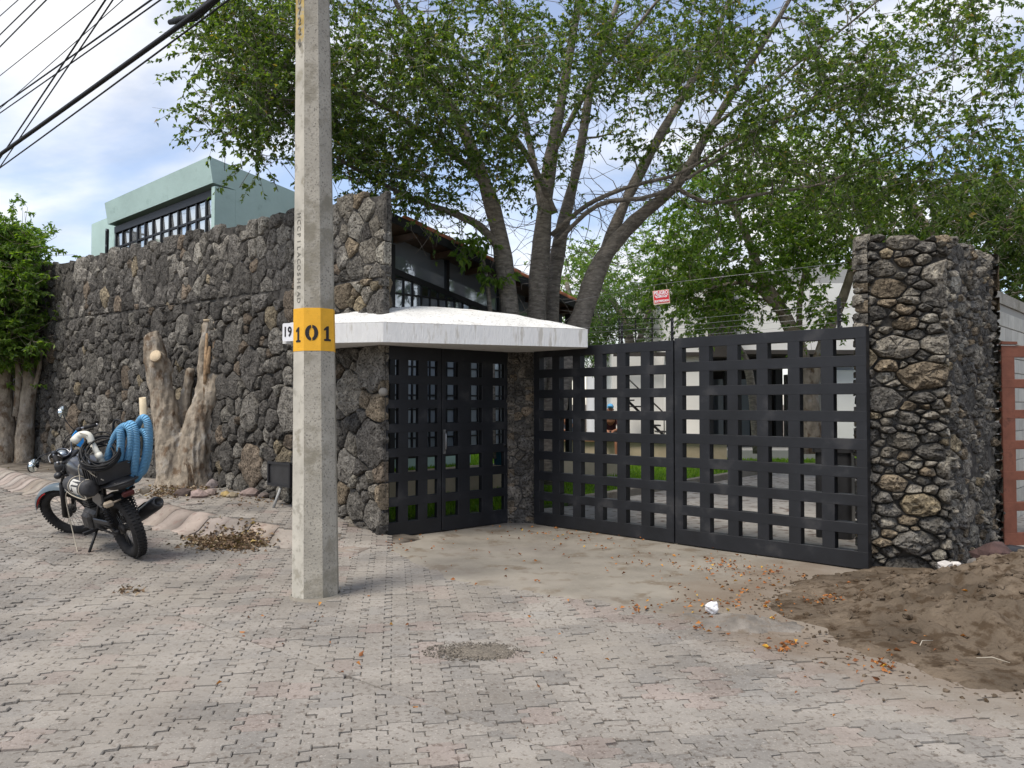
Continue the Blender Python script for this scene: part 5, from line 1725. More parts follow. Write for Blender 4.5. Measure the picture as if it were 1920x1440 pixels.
def loft(b, secs, n=14, smooth=True):
    """sections: (x, zc, half width, half height, exponent)"""
    vs_, fs = [], []
    for (x, zc, hw, hh, e) in secs:
        for k in range(n):
            a = 2 * math.pi * k / n; c, s_ = math.cos(a), math.sin(a)
            vs_.append((x, hw * math.copysign(abs(c) ** e, c), zc + hh * math.copysign(abs(s_) ** e, s_)))
    for i in range(len(secs) - 1):
        for k in range(n): fs.append((i * n + k, i * n + (k + 1) % n, (i + 1) * n + (k + 1) % n, (i + 1) * n + k))
    fs += [tuple(range(n - 1, -1, -1)), tuple((len(secs) - 1) * n + k for k in range(n))]
    b.add(vs_, fs, None, smooth)
tank = part('fuel_tank', M['tank'], lambda b: loft(b, [(.36, .80, .07, .05, .8), (.42, .82, .11, .09, .7), (.55, .85, .145, .115, .7), (.70, .86, .15, .125, .7), (.82, .85, .13, .11, .75), (.88, .83, .06, .06, .9)]))
part('filler_cap', M['chrome'], lambda b: b.lathe([(.0, 0), (.038, 0), (.038, .014), (.02, .02), (0, .02)], 14, TR((.68, 0, .98))), tank)
part('seat', M['black_plastic'], lambda b: loft(b, [(-.30, .80, .08, .03, .8), (-.20, .80, .12, .045, .7), (.10, .79, .125, .05, .7), (.36, .79, .11, .045, .7), (.42, .80, .06, .03, .8)]))
part('grab_rail', M['black_metal'], lambda b: b.tube(crom([(.05, .13, .78), (-.25, .13, .82), (-.36, 0, .84), (-.25, -.13, .82), (.05, -.13, .78)], 4), .011, 6))
part('side_stand', M['black_metal'], lambda b: (b.tube([(.50, .10, .25), (.42, .26, .075)], .014, 6), b.box((.415, .275, .07), (.07, .05, .012))))
part('footpeg', M['black_metal'], lambda b: (b.tube([(.42, .10, .27), (.42, .25, .27)], .013, 6), b.tube([(.42, -.10, .27), (.42, -.25, .27)], .013, 6), b.box((.42, .21, .275), (.04, .10, .03)), b.box((.42, -.21, .275), (.04, .10, .03)), b.tube([(.42, .13, .26), (.58, .16, .28), (.60, .20, .28)], .008, 5)))
# steered parts
for s in (1, -1):
    part('fork_leg', M['black_metal'], lambda b: (b.tube([(1.33, s * .085, FW), (1.13, s * .085, FW + .40)], .024, 8, ST), b.tube([(1.14, s * .085, FW + .38), (.93, s * .085, .94)], .017, 8, ST)))
def fend(b, rr, w, a0, a1):
    P = [rad(x) for x in np.linspace(a0, a1, 14)]
    vs_ = []
    for a in P:
        for y, q in ((-w, -.02), (-w * .6, .008), (0, .016), (w * .6, .008), (w, -.02)):
            vs_.append((FA.x + (rr + q) * math.cos(a), y, FA.z + (rr + q) * math.sin(a)))
    b.add(vs_, [(i * 5 + k, i * 5 + k + 1, i * 5 + k + 6, i * 5 + k + 5) for i in range(len(P) - 1) for k in range(4)], ST, True)
ff = part('front_fender', M['fender_blue'], lambda b: fend(b, .345, .062, 15, 150))
part('fender_stripe', M['red_plastic'], lambda b: fend(b, .328, .066, 25, 75), ff)
part('triple_clamp', M['black_metal'], lambda b: (b.box((.925, 0, .95), (.07, .23, .03), ST, .008), b.box((.98, 0, .80), (.07, .23, .03), ST, .008)))
hl = part('headlight', M['black_plastic'], lambda b: b.lathe([(0, -.10), (.05, -.09), (.085, -.03), (.09, .03), (.085, .045), (.0, .05)], 18, ST @ TR((1.06, 0, .86)) @ RY(90)))
part('headlight_lens', M['pane_grey'], lambda b: b.lathe([(.078, 0), (.05, .018), (0, .026)], 16, ST @ TR((1.111, 0, .86)) @ RY(90)), hl)
sp = part('speedometer', M['black_plastic'], lambda b: (b.lathe([(0, -.05), (.04, -.05), (.062, -.01), (.064, .02), (.058, .022)], 18, ST @ TR((.97, .03, 1.01)) @ RY(-35)), b.box((.99, 0, .98), (.07, .16, .05), ST, .01)))
part('speedometer_ring', M['chrome'], lambda b: b.torus(.060, .005, 20, 6, ST @ TR((.955, .03, 1.03)) @ RY(-35)), sp)
part('speedometer_dial', M['pane_grey'], lambda b: b.lathe([(.055, 0), (0, .004)], 16, ST @ TR((.957, .03, 1.027)) @ RY(-35)), sp)
HB = crom([(.78, .325, 1.09), (.86, .23, 1.13), (.92, .12, 1.08), (.94, .06, .985), (.94, -.06, .985), (.92, -.12, 1.08), (.86, -.23, 1.13), (.78, -.325, 1.09)], 4)
part('handlebar', M['chrome'], lambda b: b.tube(HB, .011, 8, ST))
for s in (1, -1):
    gp = part('grip', M['rubber'], lambda b: b.tube([(.835, s * .255, 1.12), (.76, s * .345, 1.085)], .018, 10, ST))
    part('bar_end', M['chrome'], lambda b: b.tube([(.76, s * .345, 1.085), (.753, s * .354, 1.081)], .019, 10, ST), gp)
    part('lever', M['alu'], lambda b: b.tube(crom([(.90, s * .19, 1.13), (.91, s * .25, 1.12), (.85, s * .33, 1.09)], 3), .006, 6, ST))
    part('switchgear', M['black_plastic'], lambda b: b.box((.865, s * .215, 1.125), (.05, .05, .05), ST, .01))
    part('front_indicator', M['black_plastic'], lambda b: (b.tube([(1.02, s * .05, .86), (1.02, s * .14, .85)], .008, 6, ST), b.sphere((1.02, s * .17, .85), (.045, .04, .035), 12, 8, ST)))
def mirror(s, head, stemtop):
    m_ = part('mirror', M['black_plastic'], lambda b: (b.tube(crom([(.88, s * .18, 1.14), stemtop, head], 4), .005, 6, ST),
         b.lathe([(0, -.022), (.045, -.018), (.062, -.004), (.062, .006)], 16, ST @ TR(head) @ RY(-95) @ Matrix.Diagonal((1, 1.25, 1, 1)))))
    part('mirror_glass', M['mirror'], lambda b: b.lathe([(.058, .0075), (.0, .010)], 16, ST @ TR(head) @ RY(-95) @ Matrix.Diagonal((1, 1.25, 1, 1))), m_)
mirror(1, (.90, .47, 1.17), (.92, .34, 1.18))
mirror(-1, (.93, -.22, 1.36), (.90, -.17, 1.26))
part('cables', M['cable'], lambda b: [b.tube(crom([(.83, s * .2, 1.10), (.98, s * .14, 1.08 + .03 * k), (1.05, s * .05, .95), (.92, s * .03, .80)], 4), .005, 5, ST) for s in (1, -1) for k in range(2)])

# ---- cargo
crate = bike_thing('crate', 'black plastic crate strapped on the motorcycle seat', 'crate')
def cpart(root, name, m, f):
    mb = MB(); f(mb); return mb.build(name, m, root)
def crate_f(b):
    for s in (1, -1):
        b.box((.02, s * .17, .915), (.36, .012, .14)); b.box((.02 + s * .18, 0, .915), (.012, .33, .14))
        b.box((.02, s * .175, .98), (.39, .03, .02)); b.box((.02 + s * .185, 0, .98), (.03, .37, .02))
    b.box((.02, 0, .85), (.36, .34, .012))
    for k in range(6):
        for s in (1, -1): b.box((-.13 + k * .06, s * .179, .915), (.014, .012, .13))
cpart(crate, 'shell', M['black_plastic'], crate_f)
bag = bike_thing('saddle_bag', 'grey roll bag with paper label tied at the left side of the motorcycle', 'bag')
bg_ = cpart(bag, 'roll', M['bag'], lambda b: b.tube(crom([(.56, .20, .77), (.53, .20, .775), (.35, .215, .785), (.12, .22, .80), (-.02, .215, .805), (-.05, .215, .805)], 2), [.03, .075, .078, .085, .085, .085, .08, .082, .078, .07, .03], 12))
cpart(bag, 'label_sheet', M['paper'], lambda b: b.add([(x, .215 + .0875 * math.cos(rad(a)), .793 + .0875 * math.sin(rad(a))) for x in (.10, .28) for a in (-30, -5, 20, 45, 70)], [(i, i + 1, i + 6, i + 5) for i in range(4)], None, True))
cpart(bag, 'strap', M['cord'], lambda b: [b.torus(.087, .006, 20, 5, TR((x, .215, .793)) @ RY(90)) for x in (.05, .31)])
coil = bike_thing('cable_coil', 'coil of black electric cable on top of the motorcycle crate', 'cable coil')
def coil_f(b):
    rr = random.Random(3)
    for k in range(11):
        R0 = .150 + rr.uniform(-.03, .03); z0 = 1.07 + k * .008
        tx, ty_ = .62 + rr.gauss(0, .08), -.26 + rr.gauss(0, .08); cx, cy_ = -.05 + rr.gauss(0, .010) - .006 * k, .07 + rr.gauss(0, .010)
        pts = []
        for j in range(28):
            a = 2 * math.pi * j / 28
            x, y = R0 * .95 * math.cos(a), R0 * math.sin(a)
            pts.append((cx + x, cy_ + y, z0 + tx * x + ty_ * y + .006 * math.sin(3 * a + k)))
        b.tube(pts, .0085, 6, None, True, False, True)
cpart(coil, 'loops', M['cable'], coil_f)
cpart(coil, 'pale_strand', M['cord'], lambda b: (b.tube(crom([(.12, .06, 1.10), (.14, .20, 1.02), (.16, .22, .92), (.10, .26, .80), (-.02, .28, .72), (.3, .29, .72), (.52, .27, .74)], 5), .006, 5), b.tube(crom([(-.02, .22, 1.06), (-.1, .2, .96), (-.18, .14, .88)], 4), .006, 5)))
pipe = bike_thing('white_pipe', 'white plastic pipe with elbow end standing in the cable coil', 'pipe')
pd0, pd1 = Vector((-.05, .05, .96)), Vector((.06, .08, 1.24))
def pipe_f(b):
    b.tube([pd0, pd1], .028, 14)
    b.tube([pd0.lerp(pd1, .30), pd0.lerp(pd1, .50)], .034, 14)
cpart(pipe, 'tube', M['pvc'], pipe_f)
cpart(pipe, 'elbow', M['pvc'], lambda b: (b.tube(crom([pd1 - (pd1 - pd0) * .12, pd1 + Vector((.01, .0, .04)), pd1 + Vector((.05, .05, .055)), pd1 + Vector((.08, .10, .02))], 4), .034, 14), b.tube([pd1 + Vector((.062, .07, .040)), pd1 + Vector((.088, .11, .005))], .040, 14)))
cpart(pipe, 'twine', M['cord'], lambda b: b.torus(.050, .004, 18, 5, TR(pd1 + Vector((.03, .02, .05))) @ RX(40)))
hose = bike_thing('pool_hose', 'coiled ribbed blue pool hose hung at the back of the motorcycle', 'hose')
def hose_pts():
    pts = []
    turns = 4.4; N = 190
    for j in range(N):
        f = j / (N - 1); a = 2 * math.pi * turns * f + 2.0
        k = f * turns
        cx = -.06 - .026 * k + .02 * math.sin(k * 5); cyy = -.04 - .058 * k + .015 * math.sin(k * 3.7)
        rx = .085 + .012 * math.sin(k * 2.1); rz = .265 + .035 * math.sin(k * 3.3 + 1)
        pts.append(Vector((cx + rx * math.cos(a) - .10 * math.sin(a), cyy + .03 * math.cos(a) - .12 * math.sin(a) * .6, 1.03 + .045 * math.sin(k * 1.7) + rz * math.sin(a))))
    return pts
hp = hose_pts()
mb = MB(); mb.tube(hp, .036, 12); me = mb.mesh('coils')
acc = np.concatenate([[0], np.cumsum([(hp[i + 1] - hp[i]).length for i in range(len(hp) - 1)])])
al = me.attributes.new('along', 'FLOAT', 'POINT'); al.data.foreach_set('value', np.repeat(acc, 12).astype(np.float32))
link('coils', me, M['hose'], hose)
cpart(hose, 'tie_strap', M['cable'], lambda b: b.tube(crom([(-.02, -.06, 1.02), (-.06, -.12, 1.34), (-.14, -.16, 1.36), (-.17, -.14, 1.30)], 4), .012, 6))
cp = bike_thing('cream_pipe', 'cream plastic pipe sticking up behind the blue hose', 'pipe')
def hollow(b, p0, p1, r):
    d = (p1 - p0); q = Vector((0, 0, 1)).rotation_difference(d.normalized()).to_matrix().to_4x4(); L = d.length
    b.lathe([(r, 0), (r, L), (r * .86, L), (r * .86, L - .25), (0, L - .25)], 16, TR(p0) @ q)
cpart(cp, 'tube', M['pvc_cream'], lambda b: hollow(b, Vector((-.10, -.30, .92)), Vector((-.17, -.40, 1.52)), .031))
cl_ = bike_thing('blue_cloth', 'bright blue cloth tag hanging from the motorcycle handlebar', 'cloth')
cloth_p = [(.85, -.125, 1.17), (.85, -.045, 1.16), (.835, -.02, 1.05), (.835, -.075, .96), (.84, -.145, 1.06)]
cpart(cl_, 'cloth', M['blue_cloth'], lambda b: b.add([(x - .04, y, z) for x, y, z in cloth_p] + [(x - .033, y, z) for x, y, z in cloth_p], [(0, 1, 2, 3, 4), (9, 8, 7, 6, 5), (0, 5, 6, 1), (1, 6, 7, 2), (2, 7, 8, 3), (3, 8, 9, 4), (4, 9, 5, 0)], ST))
sc_ = bike_thing('hanging_cord', 'thin pale cord hanging from the motorcycle down to the paving', 'cord')
cpart(sc_, 'strand', M['cord'], lambda b: b.tube(crom([(.48, .24, .73), (.62, .25, .66), (.66, .26, .50), (.64, .28, .30), (.54, .32, .12), (.44, .36, .075), (.40, .44, .085)], 4), .0055, 5))

# ================================================================== SMALL THINGS ON THE GROUND
def scatter_leaves(name, pts, z, size, m, seed, lift=0.03, label=None):
    g = np.random.default_rng(seed)
    n = len(pts)
    base = np.array([[p[0], p[1], zz_] for p, zz_ in zip(pts, z)])
    base[:, 2] += g.uniform(.004, lift, n)
    d = g.normal(0, 1, (n, 3)); d[:, 2] *= .22
    me = leaf_mesh(name, base, d, size * g.uniform(.6, 1.35, n), g, .55, .22)
    return link(name, me, m, None, label=label, cat='leaves', kind='stuff')
def Ztop(x, y):
    return np.maximum(H(x, y) + 0.014, np.maximum(apron_zc(x, y), dirt_zc(x, y)))
def apron_zc(x, y):
    sd = poly_sdf(APRON, x, y)
    return np.where(sd < -.05, 0.024, -1)
# ---- earth mound at the foot of the pillar
def dirt_raw(x, y):
    q1 = np.hypot((x - 4.35) / 2.15, (y - 5.85) / 1.45)
    q2 = np.hypot((x - 4.45) / 2.55, (y - 5.95) / 2.1)
    return 0.38 * (1 - sstep(0.12, 1.0, q1)), q2
def dirt_zc(x, y):
    h, q2 = dirt_raw(np.asarray(x, float), np.asarray(y, float))
    return np.where(q2 < .95, h + 0.03, -1)
dx_ = np.arange(1.0, 8.2, 0.042); dy_ = np.arange(3.5, 9.4, 0.042)
def dirt_z(X, Y):
    h, q2 = dirt_raw(X, Y)
    n1 = vnoise(X, Y, 1.7, 1.0); n2 = vnoise(X, Y, 5.5, 2.0); n3 = vnoise(X, Y, 15.0, 3.0)
    amp = 1 - sstep(.62, 1.0, q2)
    amp = amp * (1 - sstep(6.6, 7.3, Y) * .8)
    z = h + amp * (0.05 * n1 + 0.085 * np.abs(n2) + 0.035 * n3)
    edge = q2 + 0.09 * n1 + 0.05 * n2
    return z + 0.040 - 0.10 * sstep(.86, 1.10, edge) 
link('earth_mound', grid_mesh('earth_mound', dx_, dy_, dirt_z), M['dirt'], None, label='heap of dark brown earth at the foot of the tall stone pillar', cat='earth heap')
g = np.random.default_rng(12)
# clods on the mound
n = 800
cx = g.normal(3.2, .9, n); cy_ = g.normal(5.9, .8, n)
ok = (dirt_raw(cx, cy_)[1] < .97); cx, cy_ = cx[ok], cy_[ok]
clod_v, clod_f = [], []
ico = bmesh.new(); bmesh.ops.create_icosphere(ico, subdivisions=1, radius=1.0)
iv = np.array([v.co[:] for v in ico.verts]); if_ = [[v.index for v in f.verts] for f in ico.faces]; ico.free()
def lumps(name, X, Y, Z, S, m, seed, flat=.7, parent=None, kind='stuff', label=None, cat=None):
    gg = np.random.default_rng(seed); vs_, fs, cs = [], [], []
    for x, y, z, s in zip(X, Y, Z, S):
        o = len(vs_)
        v = iv * (1 + gg.normal(0, .2, (len(iv), 1))) * s * np.array([1, gg.uniform(.6, 1), flat])
        a = gg.uniform(0, 6.28); c, s_ = math.cos(a), math.sin(a)
        v = np.stack([v[:, 0] * c - v[:, 1] * s_, v[:, 0] * s_ + v[:, 1] * c, v[:, 2]], -1) + np.array([x, y, z])
        vs_ += [tuple(q) for q in v]; fs += [tuple(i + o for i in f) for f in if_]
        cs += [np.array([1, 1, 1]) * gg.uniform(.6, 1.25)] * len(iv)
    me = bpy.data.meshes.new(name); me.from_pydata(vs_, [], fs); me.update(); set_col(me, np.array(cs))
    return link(name, me, m, parent, kind=kind, label=label, cat=cat)
lumps('earth_clods', cx, cy_, dirt_z(cx[None], cy_[None])[0], np.abs(g.normal(.006, .018, len(cx))) + .004, M['dirt'], 3, label='loose clods of earth on the brown earth heap', cat='earth')
nn_ = 1500
aa = g.uniform(0, 2 * np.pi, nn_); qq = .90 + np.abs(g.normal(0, .13, nn_))
ex_, ey_ = 4.45 + 2.55 * qq * np.cos(aa), 5.95 + 2.1 * qq * np.sin(aa)
ok = (ey_ < 7.3) & (ey_ > 3.2) & (ex_ < 4.6); ex_, ey_ = ex_[ok], ey_[ok]
lumps('earth_crumbs', ex_, ey_, np.maximum(Ztop(ex_, ey_), 0.014) - .002, np.abs(g.normal(.002, .007, len(ex_))) + .002, M['dirt'], 13, label='loose crumbs of earth spilling from the heap onto the paving', cat='earth')
# grey mortar spill at the left tip of the mound
sp_p = gnd(1400, 1165, 0.0)
def blob(name, c, rx, ry, h, rot, m, seed, label, cat, step=.03):
    xs = np.arange(-rx * 1.4, rx * 1.4, step); ys = np.arange(-ry * 1.4, ry * 1.4, step)
    zb0 = float(max(Hs(c.x, c.y) + .012, apron_zc(np.array(c.x), np.array(c.y))))
    def zf(X, Y):
        q = np.hypot(X / rx, Y / ry) + .38 * vnoise(X, Y, 3.0, seed) + .22 * vnoise(X, Y, 11, seed + 3)
        return h * (1 - sstep(.0, 1.0, q)) - .02 * sstep(.9, 1.1, q) + .012 * vnoise(X, Y, 16, seed + 1) * (1 - sstep(.7, 1, q))
    o = link(name, grid_mesh(name, xs, ys, zf), m, None, label=label, cat=cat)
    o.location = (c.x, c.y, zb0); o.rotation_euler = (0, 0, rot)
    return o
M['spill'] = mat('grey_mortar_spill', (0.195, 0.175, 0.152), 1.0, var=.35, vscale=5, bump=.02, bscale=24, speck=(.16, .13, .10), speck_scale=7, speck_t=.55)
blob('mortar_spill', gnd(1395, 1172), .40, .22, .05, rad(-28), M['spill'], 5.0, 'grey mortar spill at the left tip of the earth heap', 'mortar')
gp_ = gnd(885, 1225)
gv = blob('grit_patch', gp_, .26, .15, .018, rad(5), mat('brown_grit', (0.17, 0.148, 0.12), 1.0, var=.35, vscale=70, bump=.01, bscale=120), 9.0, 'small round patch of brown grit on the paving in front of the pole', 'grit', .02)
a = g.uniform(0, 6.28, 700); rr = np.sqrt(g.uniform(0, 1, 700)) * 1.15
X = gp_.x + rr * np.cos(a) * .28; Y = gp_.y + rr * np.sin(a) * .17
lumps('grit', X, Y, np.array([Hs(x, y) for x, y in zip(X, Y)]) + .014 + .015 * (1 - np.clip(rr, 0, 1)), g.uniform(.003, .008, 700), M['gravel'], 5, label='loose grains on the small round grit patch', cat='grit')
# orange leaves on the apron
pts = []
def cloud(px, py, sx, sy, n, z=0.02):
    for _ in range(n):
        q = gnd(g.normal(px, sx), max(g.normal(py, sy), 800), z); pts.append((q.x, q.y))
for c in ((1350, 1062, 28, 9, 60), (1310, 1055, 60, 10, 40), (1450, 1072, 18, 4, 24), (1190, 1040, 120, 25, 34), (1090, 1010, 70, 10, 40), (800, 1030, 40, 14, 14), (1020, 1030, 120, 30, 34), (1300, 1130, 60, 6, 36), (1250, 1142, 60, 5, 14),
          (1420, 1110, 50, 18, 30), (1545, 1130, 28, 8, 40), (1590, 1108, 20, 8, 22), (1330, 1165, 25, 12, 26), (1205, 1142, 10, 4, 12), (1440, 1150, 20, 15, 24), (1470, 1212, 16, 6, 30), (1640, 1240, 60, 15, 22), (1660, 1250, 10, 5, 16), (1700, 1160, 120, 40, 20), (1810, 1210, 60, 25, 12),
          (740, 1028, 14, 4, 12), (1000, 998, 40, 5, 30), (1380, 1085, 60, 14, 22), (640, 1130, 40, 60, 8), (900, 1150, 300, 70, 24), (1150, 1280, 350, 70, 12)):
    cloud(*c)
P = np.array(pts)
okp = (P[:, 1] < 11.5)
P = P[okp]
scatter_leaves('fallen_leaves', P, Ztop(P[:, 0], P[:, 1]), .038, M['litter_orange'], 4, .02, 'fallen orange leaves scattered over the concrete apron')
# leaf pile in the gutter by the kerb, and litter round the stump
pts = []
for c in ((425, 1012, 32, 5, 900, .10), (400, 1009, 22, 5, 300, .12), (462, 1011, 20, 4, 300, .08)):
    for _ in range(c[4]):
        q = gnd(g.normal(c[0], c[2]), g.normal(c[1], c[3]), c[5]); pts.append((q.x, q.y))
P = np.array(pts)
cz = H(P[:, 0], P[:, 1]); mid = gnd(430, 1012, .10)
hgt = .04 * np.exp(-(((P[:, 0] - mid.x) / .30) ** 2 + ((P[:, 1] - mid.y) / .16) ** 2))
scatter_leaves('leaf_pile', P, cz + hgt * g.uniform(.1, 1, len(P)) + .008, .055, M['litter'], 6, .018, 'pile of dry brown leaves in the gutter by the kerb')
pts = []
for c in ((330, 925, 30, 6, 260, .3), (370, 915, 28, 6, 220, .3), (300, 935, 18, 4, 120, .3), (460, 935, 50, 8, 130, .3), (250, 1115, 14, 4, 26, .0), (150, 875, 60, 8, 80, .3)):
    for _ in range(c[4]):
        q = gnd(g.normal(c[0], c[2]), g.normal(c[1], c[3]), c[5]); pts.append((q.x, q.y))
P = np.array(pts); t_, s_ = ts(P[:, 0], P[:, 1]); P = P[s_ > .1]
scatter_leaves('leaf_litter', P, H(P[:, 0], P[:, 1]) + .012, .05, M['litter'], 8, .05, 'dry leaf litter around the stump and rubble')
# dark debris in the paving joints
n = 2600
y = 2.6 + 7.5 * g.random(n) ** 1.4; x = g.uniform(-.72, .72, n) * y
ok = (poly_sdf(APRON, x, y) > .0) & (dirt_raw(x, y)[1] > .9); t_, s_ = ts(x, y); ok &= ~((s_ < .1) & (t_ > -.2)) & ~((x > 1.5) & (y > 7.2)) & ~((x > -1.2) & (y > 9))
x, y = x[ok], y[ok]
lumps('street_grit', x, y, H(x, y) + .008, g.uniform(.0015, .0055, len(x)), M['gravel'], 7, label='fine dark grit lying all over the paving', cat='grit')

# ---- rubble by the stump
M['rub'] = mat('rubble', (0.62, 0.60, 0.58), .95, var=.25, vscale=14, bump=.006, bscale=50, tint=True)
def rock(name, label, cat, px, py, z, size, tint, seed, m=None, flat=.75, group=None, sub=2, dz=0.0):
    gg = np.random.default_rng(seed)
    bm = bmesh.new(); bmesh.ops.create_icosphere(bm, subdivisions=sub, radius=1.0)
    o = gg.uniform(0, 50, 3)
    size = tuple(k * 1.45 for k in size)
    for v in bm.verts:
        p = v.co * (1 + .35 * mnoise.noise(Vector(v.co * 1.1) + Vector(o)) + .12 * mnoise.noise(Vector(v.co * 3.1) + Vector(o)))
        p = Vector([round(k * 2.6) / 2.6 * .45 + k * .55 for k in p])
        v.co = Vector((p.x * size[0], p.y * size[1], p.z * size[2] * flat))
    me = bpy.data.meshes.new(name); bm.to_mesh(me); bm.free()
    set_col(me, np.ones((len(me.vertices), 3)) * np.array(tint))
    q = gnd(px, py, z)
    ob = link(name, me, m or M['rub'], None, label=label, cat=cat, group=group)
    ob.location = (q.x, q.y, max(Hs(q.x, q.y), float(dirt_zc(q.x, q.y))) + size[2] * flat * .6 + dz); ob.rotation_euler = (0, 0, gg.uniform(0, 6))
    return ob
rz = .30
for i, (px, py, s, c, lab) in enumerate((
    (345, 935, (.085, .07, .07), (.14, .11, .10), 'dark brown round stone nearest the stump at the end of the rubble'),
    (372, 938, (.085, .06, .07), (.47, .37, .35), 'pink paving block lump beside the dark stone in the rubble'),
    (395, 933, (.10, .06, .06), (.44, .36, .33), 'long pinkish block lying flat in front of the rubble'),
    (424, 935, (.06, .05, .05), (.50, .38, .17), 'yellow ochre stone chip at the front of the rubble'),
    (435, 936, (.05, .04, .05), (.42, .36, .26), 'tan stone chip right beside the ochre chip'),
    (470, 933, (.10, .07, .07), (.34, .27, .25), 'large brown block at the right end of the rubble'),
    (440, 922, (.10, .07, .08), (.28, .27, .27), 'grey stone in the middle of the rubble'),
    (398, 920, (.075, .06, .08), (.34, .30, .30), 'grey pink stone behind the long block'),
    (420, 912, (.08, .06, .06), (.22, .21, .21), 'dark grey stone at the back of the rubble'),
    (385, 908, (.07, .06, .06), (.20, .19, .19), 'dark stone at the back left of the rubble'),
    (437, 905, (.07, .05, .06), (.34, .32, .30), 'grey rounded stone on the back of the rubble'),
    (495, 935, (.06, .05, .05), (.20, .17, .16), 'small dark stone between the rubble and the black box'),
    (408, 905, (.03, .03, .03), (.62, .60, .56), 'small white pebble on the rubble'),
    (365, 948, (.07, .04, .03), (.50, .46, .42), 'flat pale chip on the paving in front of the rubble'))):
    rock('rubble_stone', lab, 'stone', px, py, rz, s, c, 100 + i, group='rubble beside the tree stump')
for lab, off, sz_, rot_, m_ in (('longer ochre wooden offcut lying on the rubble', (0, 0, 0), (.34, .08, .045), -20, mat('wood_orange', (.42, .23, .10), .8, var=.2, vscale=20)),
                                ('shorter red brown wooden offcut on top of the longer one', (-.07, .03, .05), (.22, .07, .035), -10, mat('wood_red', (.45, .19, .09), .8, var=.2, vscale=20))):
    mb = MB(); mb.box((0, 0, 0), sz_, None, .004)
    o = mb.build('wood_offcut', m_, None, label=lab, cat='wood', group='wood offcuts on the rubble'); o.location = gnd(480, 912, .33) + Vector((0, 0, .12)) + Vector(off); o.rotation_euler = (0, rad(4), rad(rot_))

# ---- black box on a stick by the wall, half hidden by the pole
bx = at(541, 888, 10.25)
bxr = thing('black_box', 'black wire basket box on a thin leg against the wall beside the pole', 'box', (bx.x, bx.y, Hs(bx.x, bx.y)), ANG_U)
zc = bx.z - bxr.location.z
for (c, s) in (((0, -.12, zc), (.5, .02, .27)), ((0, .10, zc), (.5, .02, .27)), ((-.25, 0, zc), (.02, .22, .27)), ((.25, 0, zc), (.02, .22, .27)), ((0, 0, zc - .135), (.5, .22, .02))):
    mb = MB(); mb.box(c, s); mb.build('panel', M['black_plastic'], bxr)
for (c, s) in (((0, -.135, zc + .14), (.54, .03, .03)), ((0, -.135, zc - .14), (.54, .03, .03)), ((-.255, -.135, zc), (.03, .032, .28)), ((.255, -.135, zc), (.03, .032, .28))):
    mb = MB(); mb.box(c, s); mb.build('rim', M['black_metal'], bxr)
mb = MB(); mb.tube([(.02, -.12, zc - .16), (-.03, -.2, 0)], .018, 6); mb.build('leg', M['grey_wall'], bxr)

# ---- right side: stones, paper, rubbish
rock('white_stone', 'pair of white stones at the foot of the tall pillar, larger one', 'stone', 1772, 1080, .16, (.05, .04, .04), (.85, .83, .80), 201, dz=.05)
rock('white_stone', 'small white stone right of the larger white one under the pillar', 'stone', 1793, 1082, .15, (.04, .03, .03), (.8, .78, .75), 202, dz=.05)
rock('dark_rock', 'dark maroon rock beside the pillar under the red brown gate', 'stone', 1865, 1088, .10, (.13, .10, .10), (.12, .075, .07), 203, dz=.07)
rock('small_rock', 'grey rock left of the maroon rock beside the pillar', 'stone', 1835, 1085, .10, (.08, .06, .05), (.2, .19, .18), 204, dz=.05)
bs = gnd(1895, 1078, .08)
mb = MB(); mb.box((0, 0, .03), (.18, .09, .05), None, .006); o = mb.build('brick', M['tile'], None, label='orange brick piece lying behind the maroon rock', cat='brick'); o.location = bs + Vector((0, .1, .04)); o.rotation_euler = (.1, 0, rad(15))
bs = gnd(1905, 1050, .05)
mb = MB(); mb.tube(crom([(-.2, 0, .05), (-.05, .02, .07), (.15, -.02, .05), (.3, 0, .03)], 3), [.03, .05, .055, .06, .055, .05, .05, .045, .04, .02], 8); o = mb.build('plastic_bag', M['black_plastic'], None, label='black plastic bag on the ground below the red brown gate', cat='bag'); o.location = bs + Vector((0, 0, .02))
bs = gnd(1878, 1052, .05)
mb = MB(); mb.lathe([(.022, 0), (.026, .01), (.026, .09), (.018, .10), (0, .10)], 12, RX(80)); o = mb.build('drink_can', M['tail'], None, label='small dark red can lying by the red brown gate', cat='can'); o.location = bs + Vector((0, 0, .03))
# crumpled paper
pp = gnd(1336, 1150, .03)
bm = bmesh.new(); bmesh.ops.create_icosphere(bm, subdivisions=3, radius=1.0)
for v in bm.verts:
    k = 1 + .35 * mnoise.noise(v.co * 1.6) + .12 * abs(mnoise.noise(v.co * 4.0)); v.co = Vector((v.co.x * .05 * k, v.co.y * .04 * k, v.co.z * .042 * k))
me = bpy.data.meshes.new('crumpled_paper'); bm.to_mesh(me); bm.free()
o = link('crumpled_paper', me, M['plate'], None, label='crumpled white paper on the apron left of the earth heap', cat='paper'); o.location = pp + Vector((0, 0, .045))
# sticks on the mound
for i, (px, py, a) in enumerate(((1735, 1185, 40), (1860, 1215, -30))):
    q = gnd(px, py, .15); q.z = float(dirt_zc(q.x, q.y)) + .05
    mb = MB(); mb.tube([(-.08, 0, 0), (0, .02, .01), (.09, -.01, .0)], [.0025, .003, .0015], 5)
    o = mb.build('dry_twig', M['cord'], None, label=('pale dry twig in the middle of the earth heap', 'pale dry twig low at the right edge of the earth heap', 'pale dry twig at the left part of the earth heap', 'pale dry twig high on the right of the earth heap')[i], cat='twig', group='twigs on the earth heap'); o.location = q; o.rotation_euler = (0, 0, rad(a))

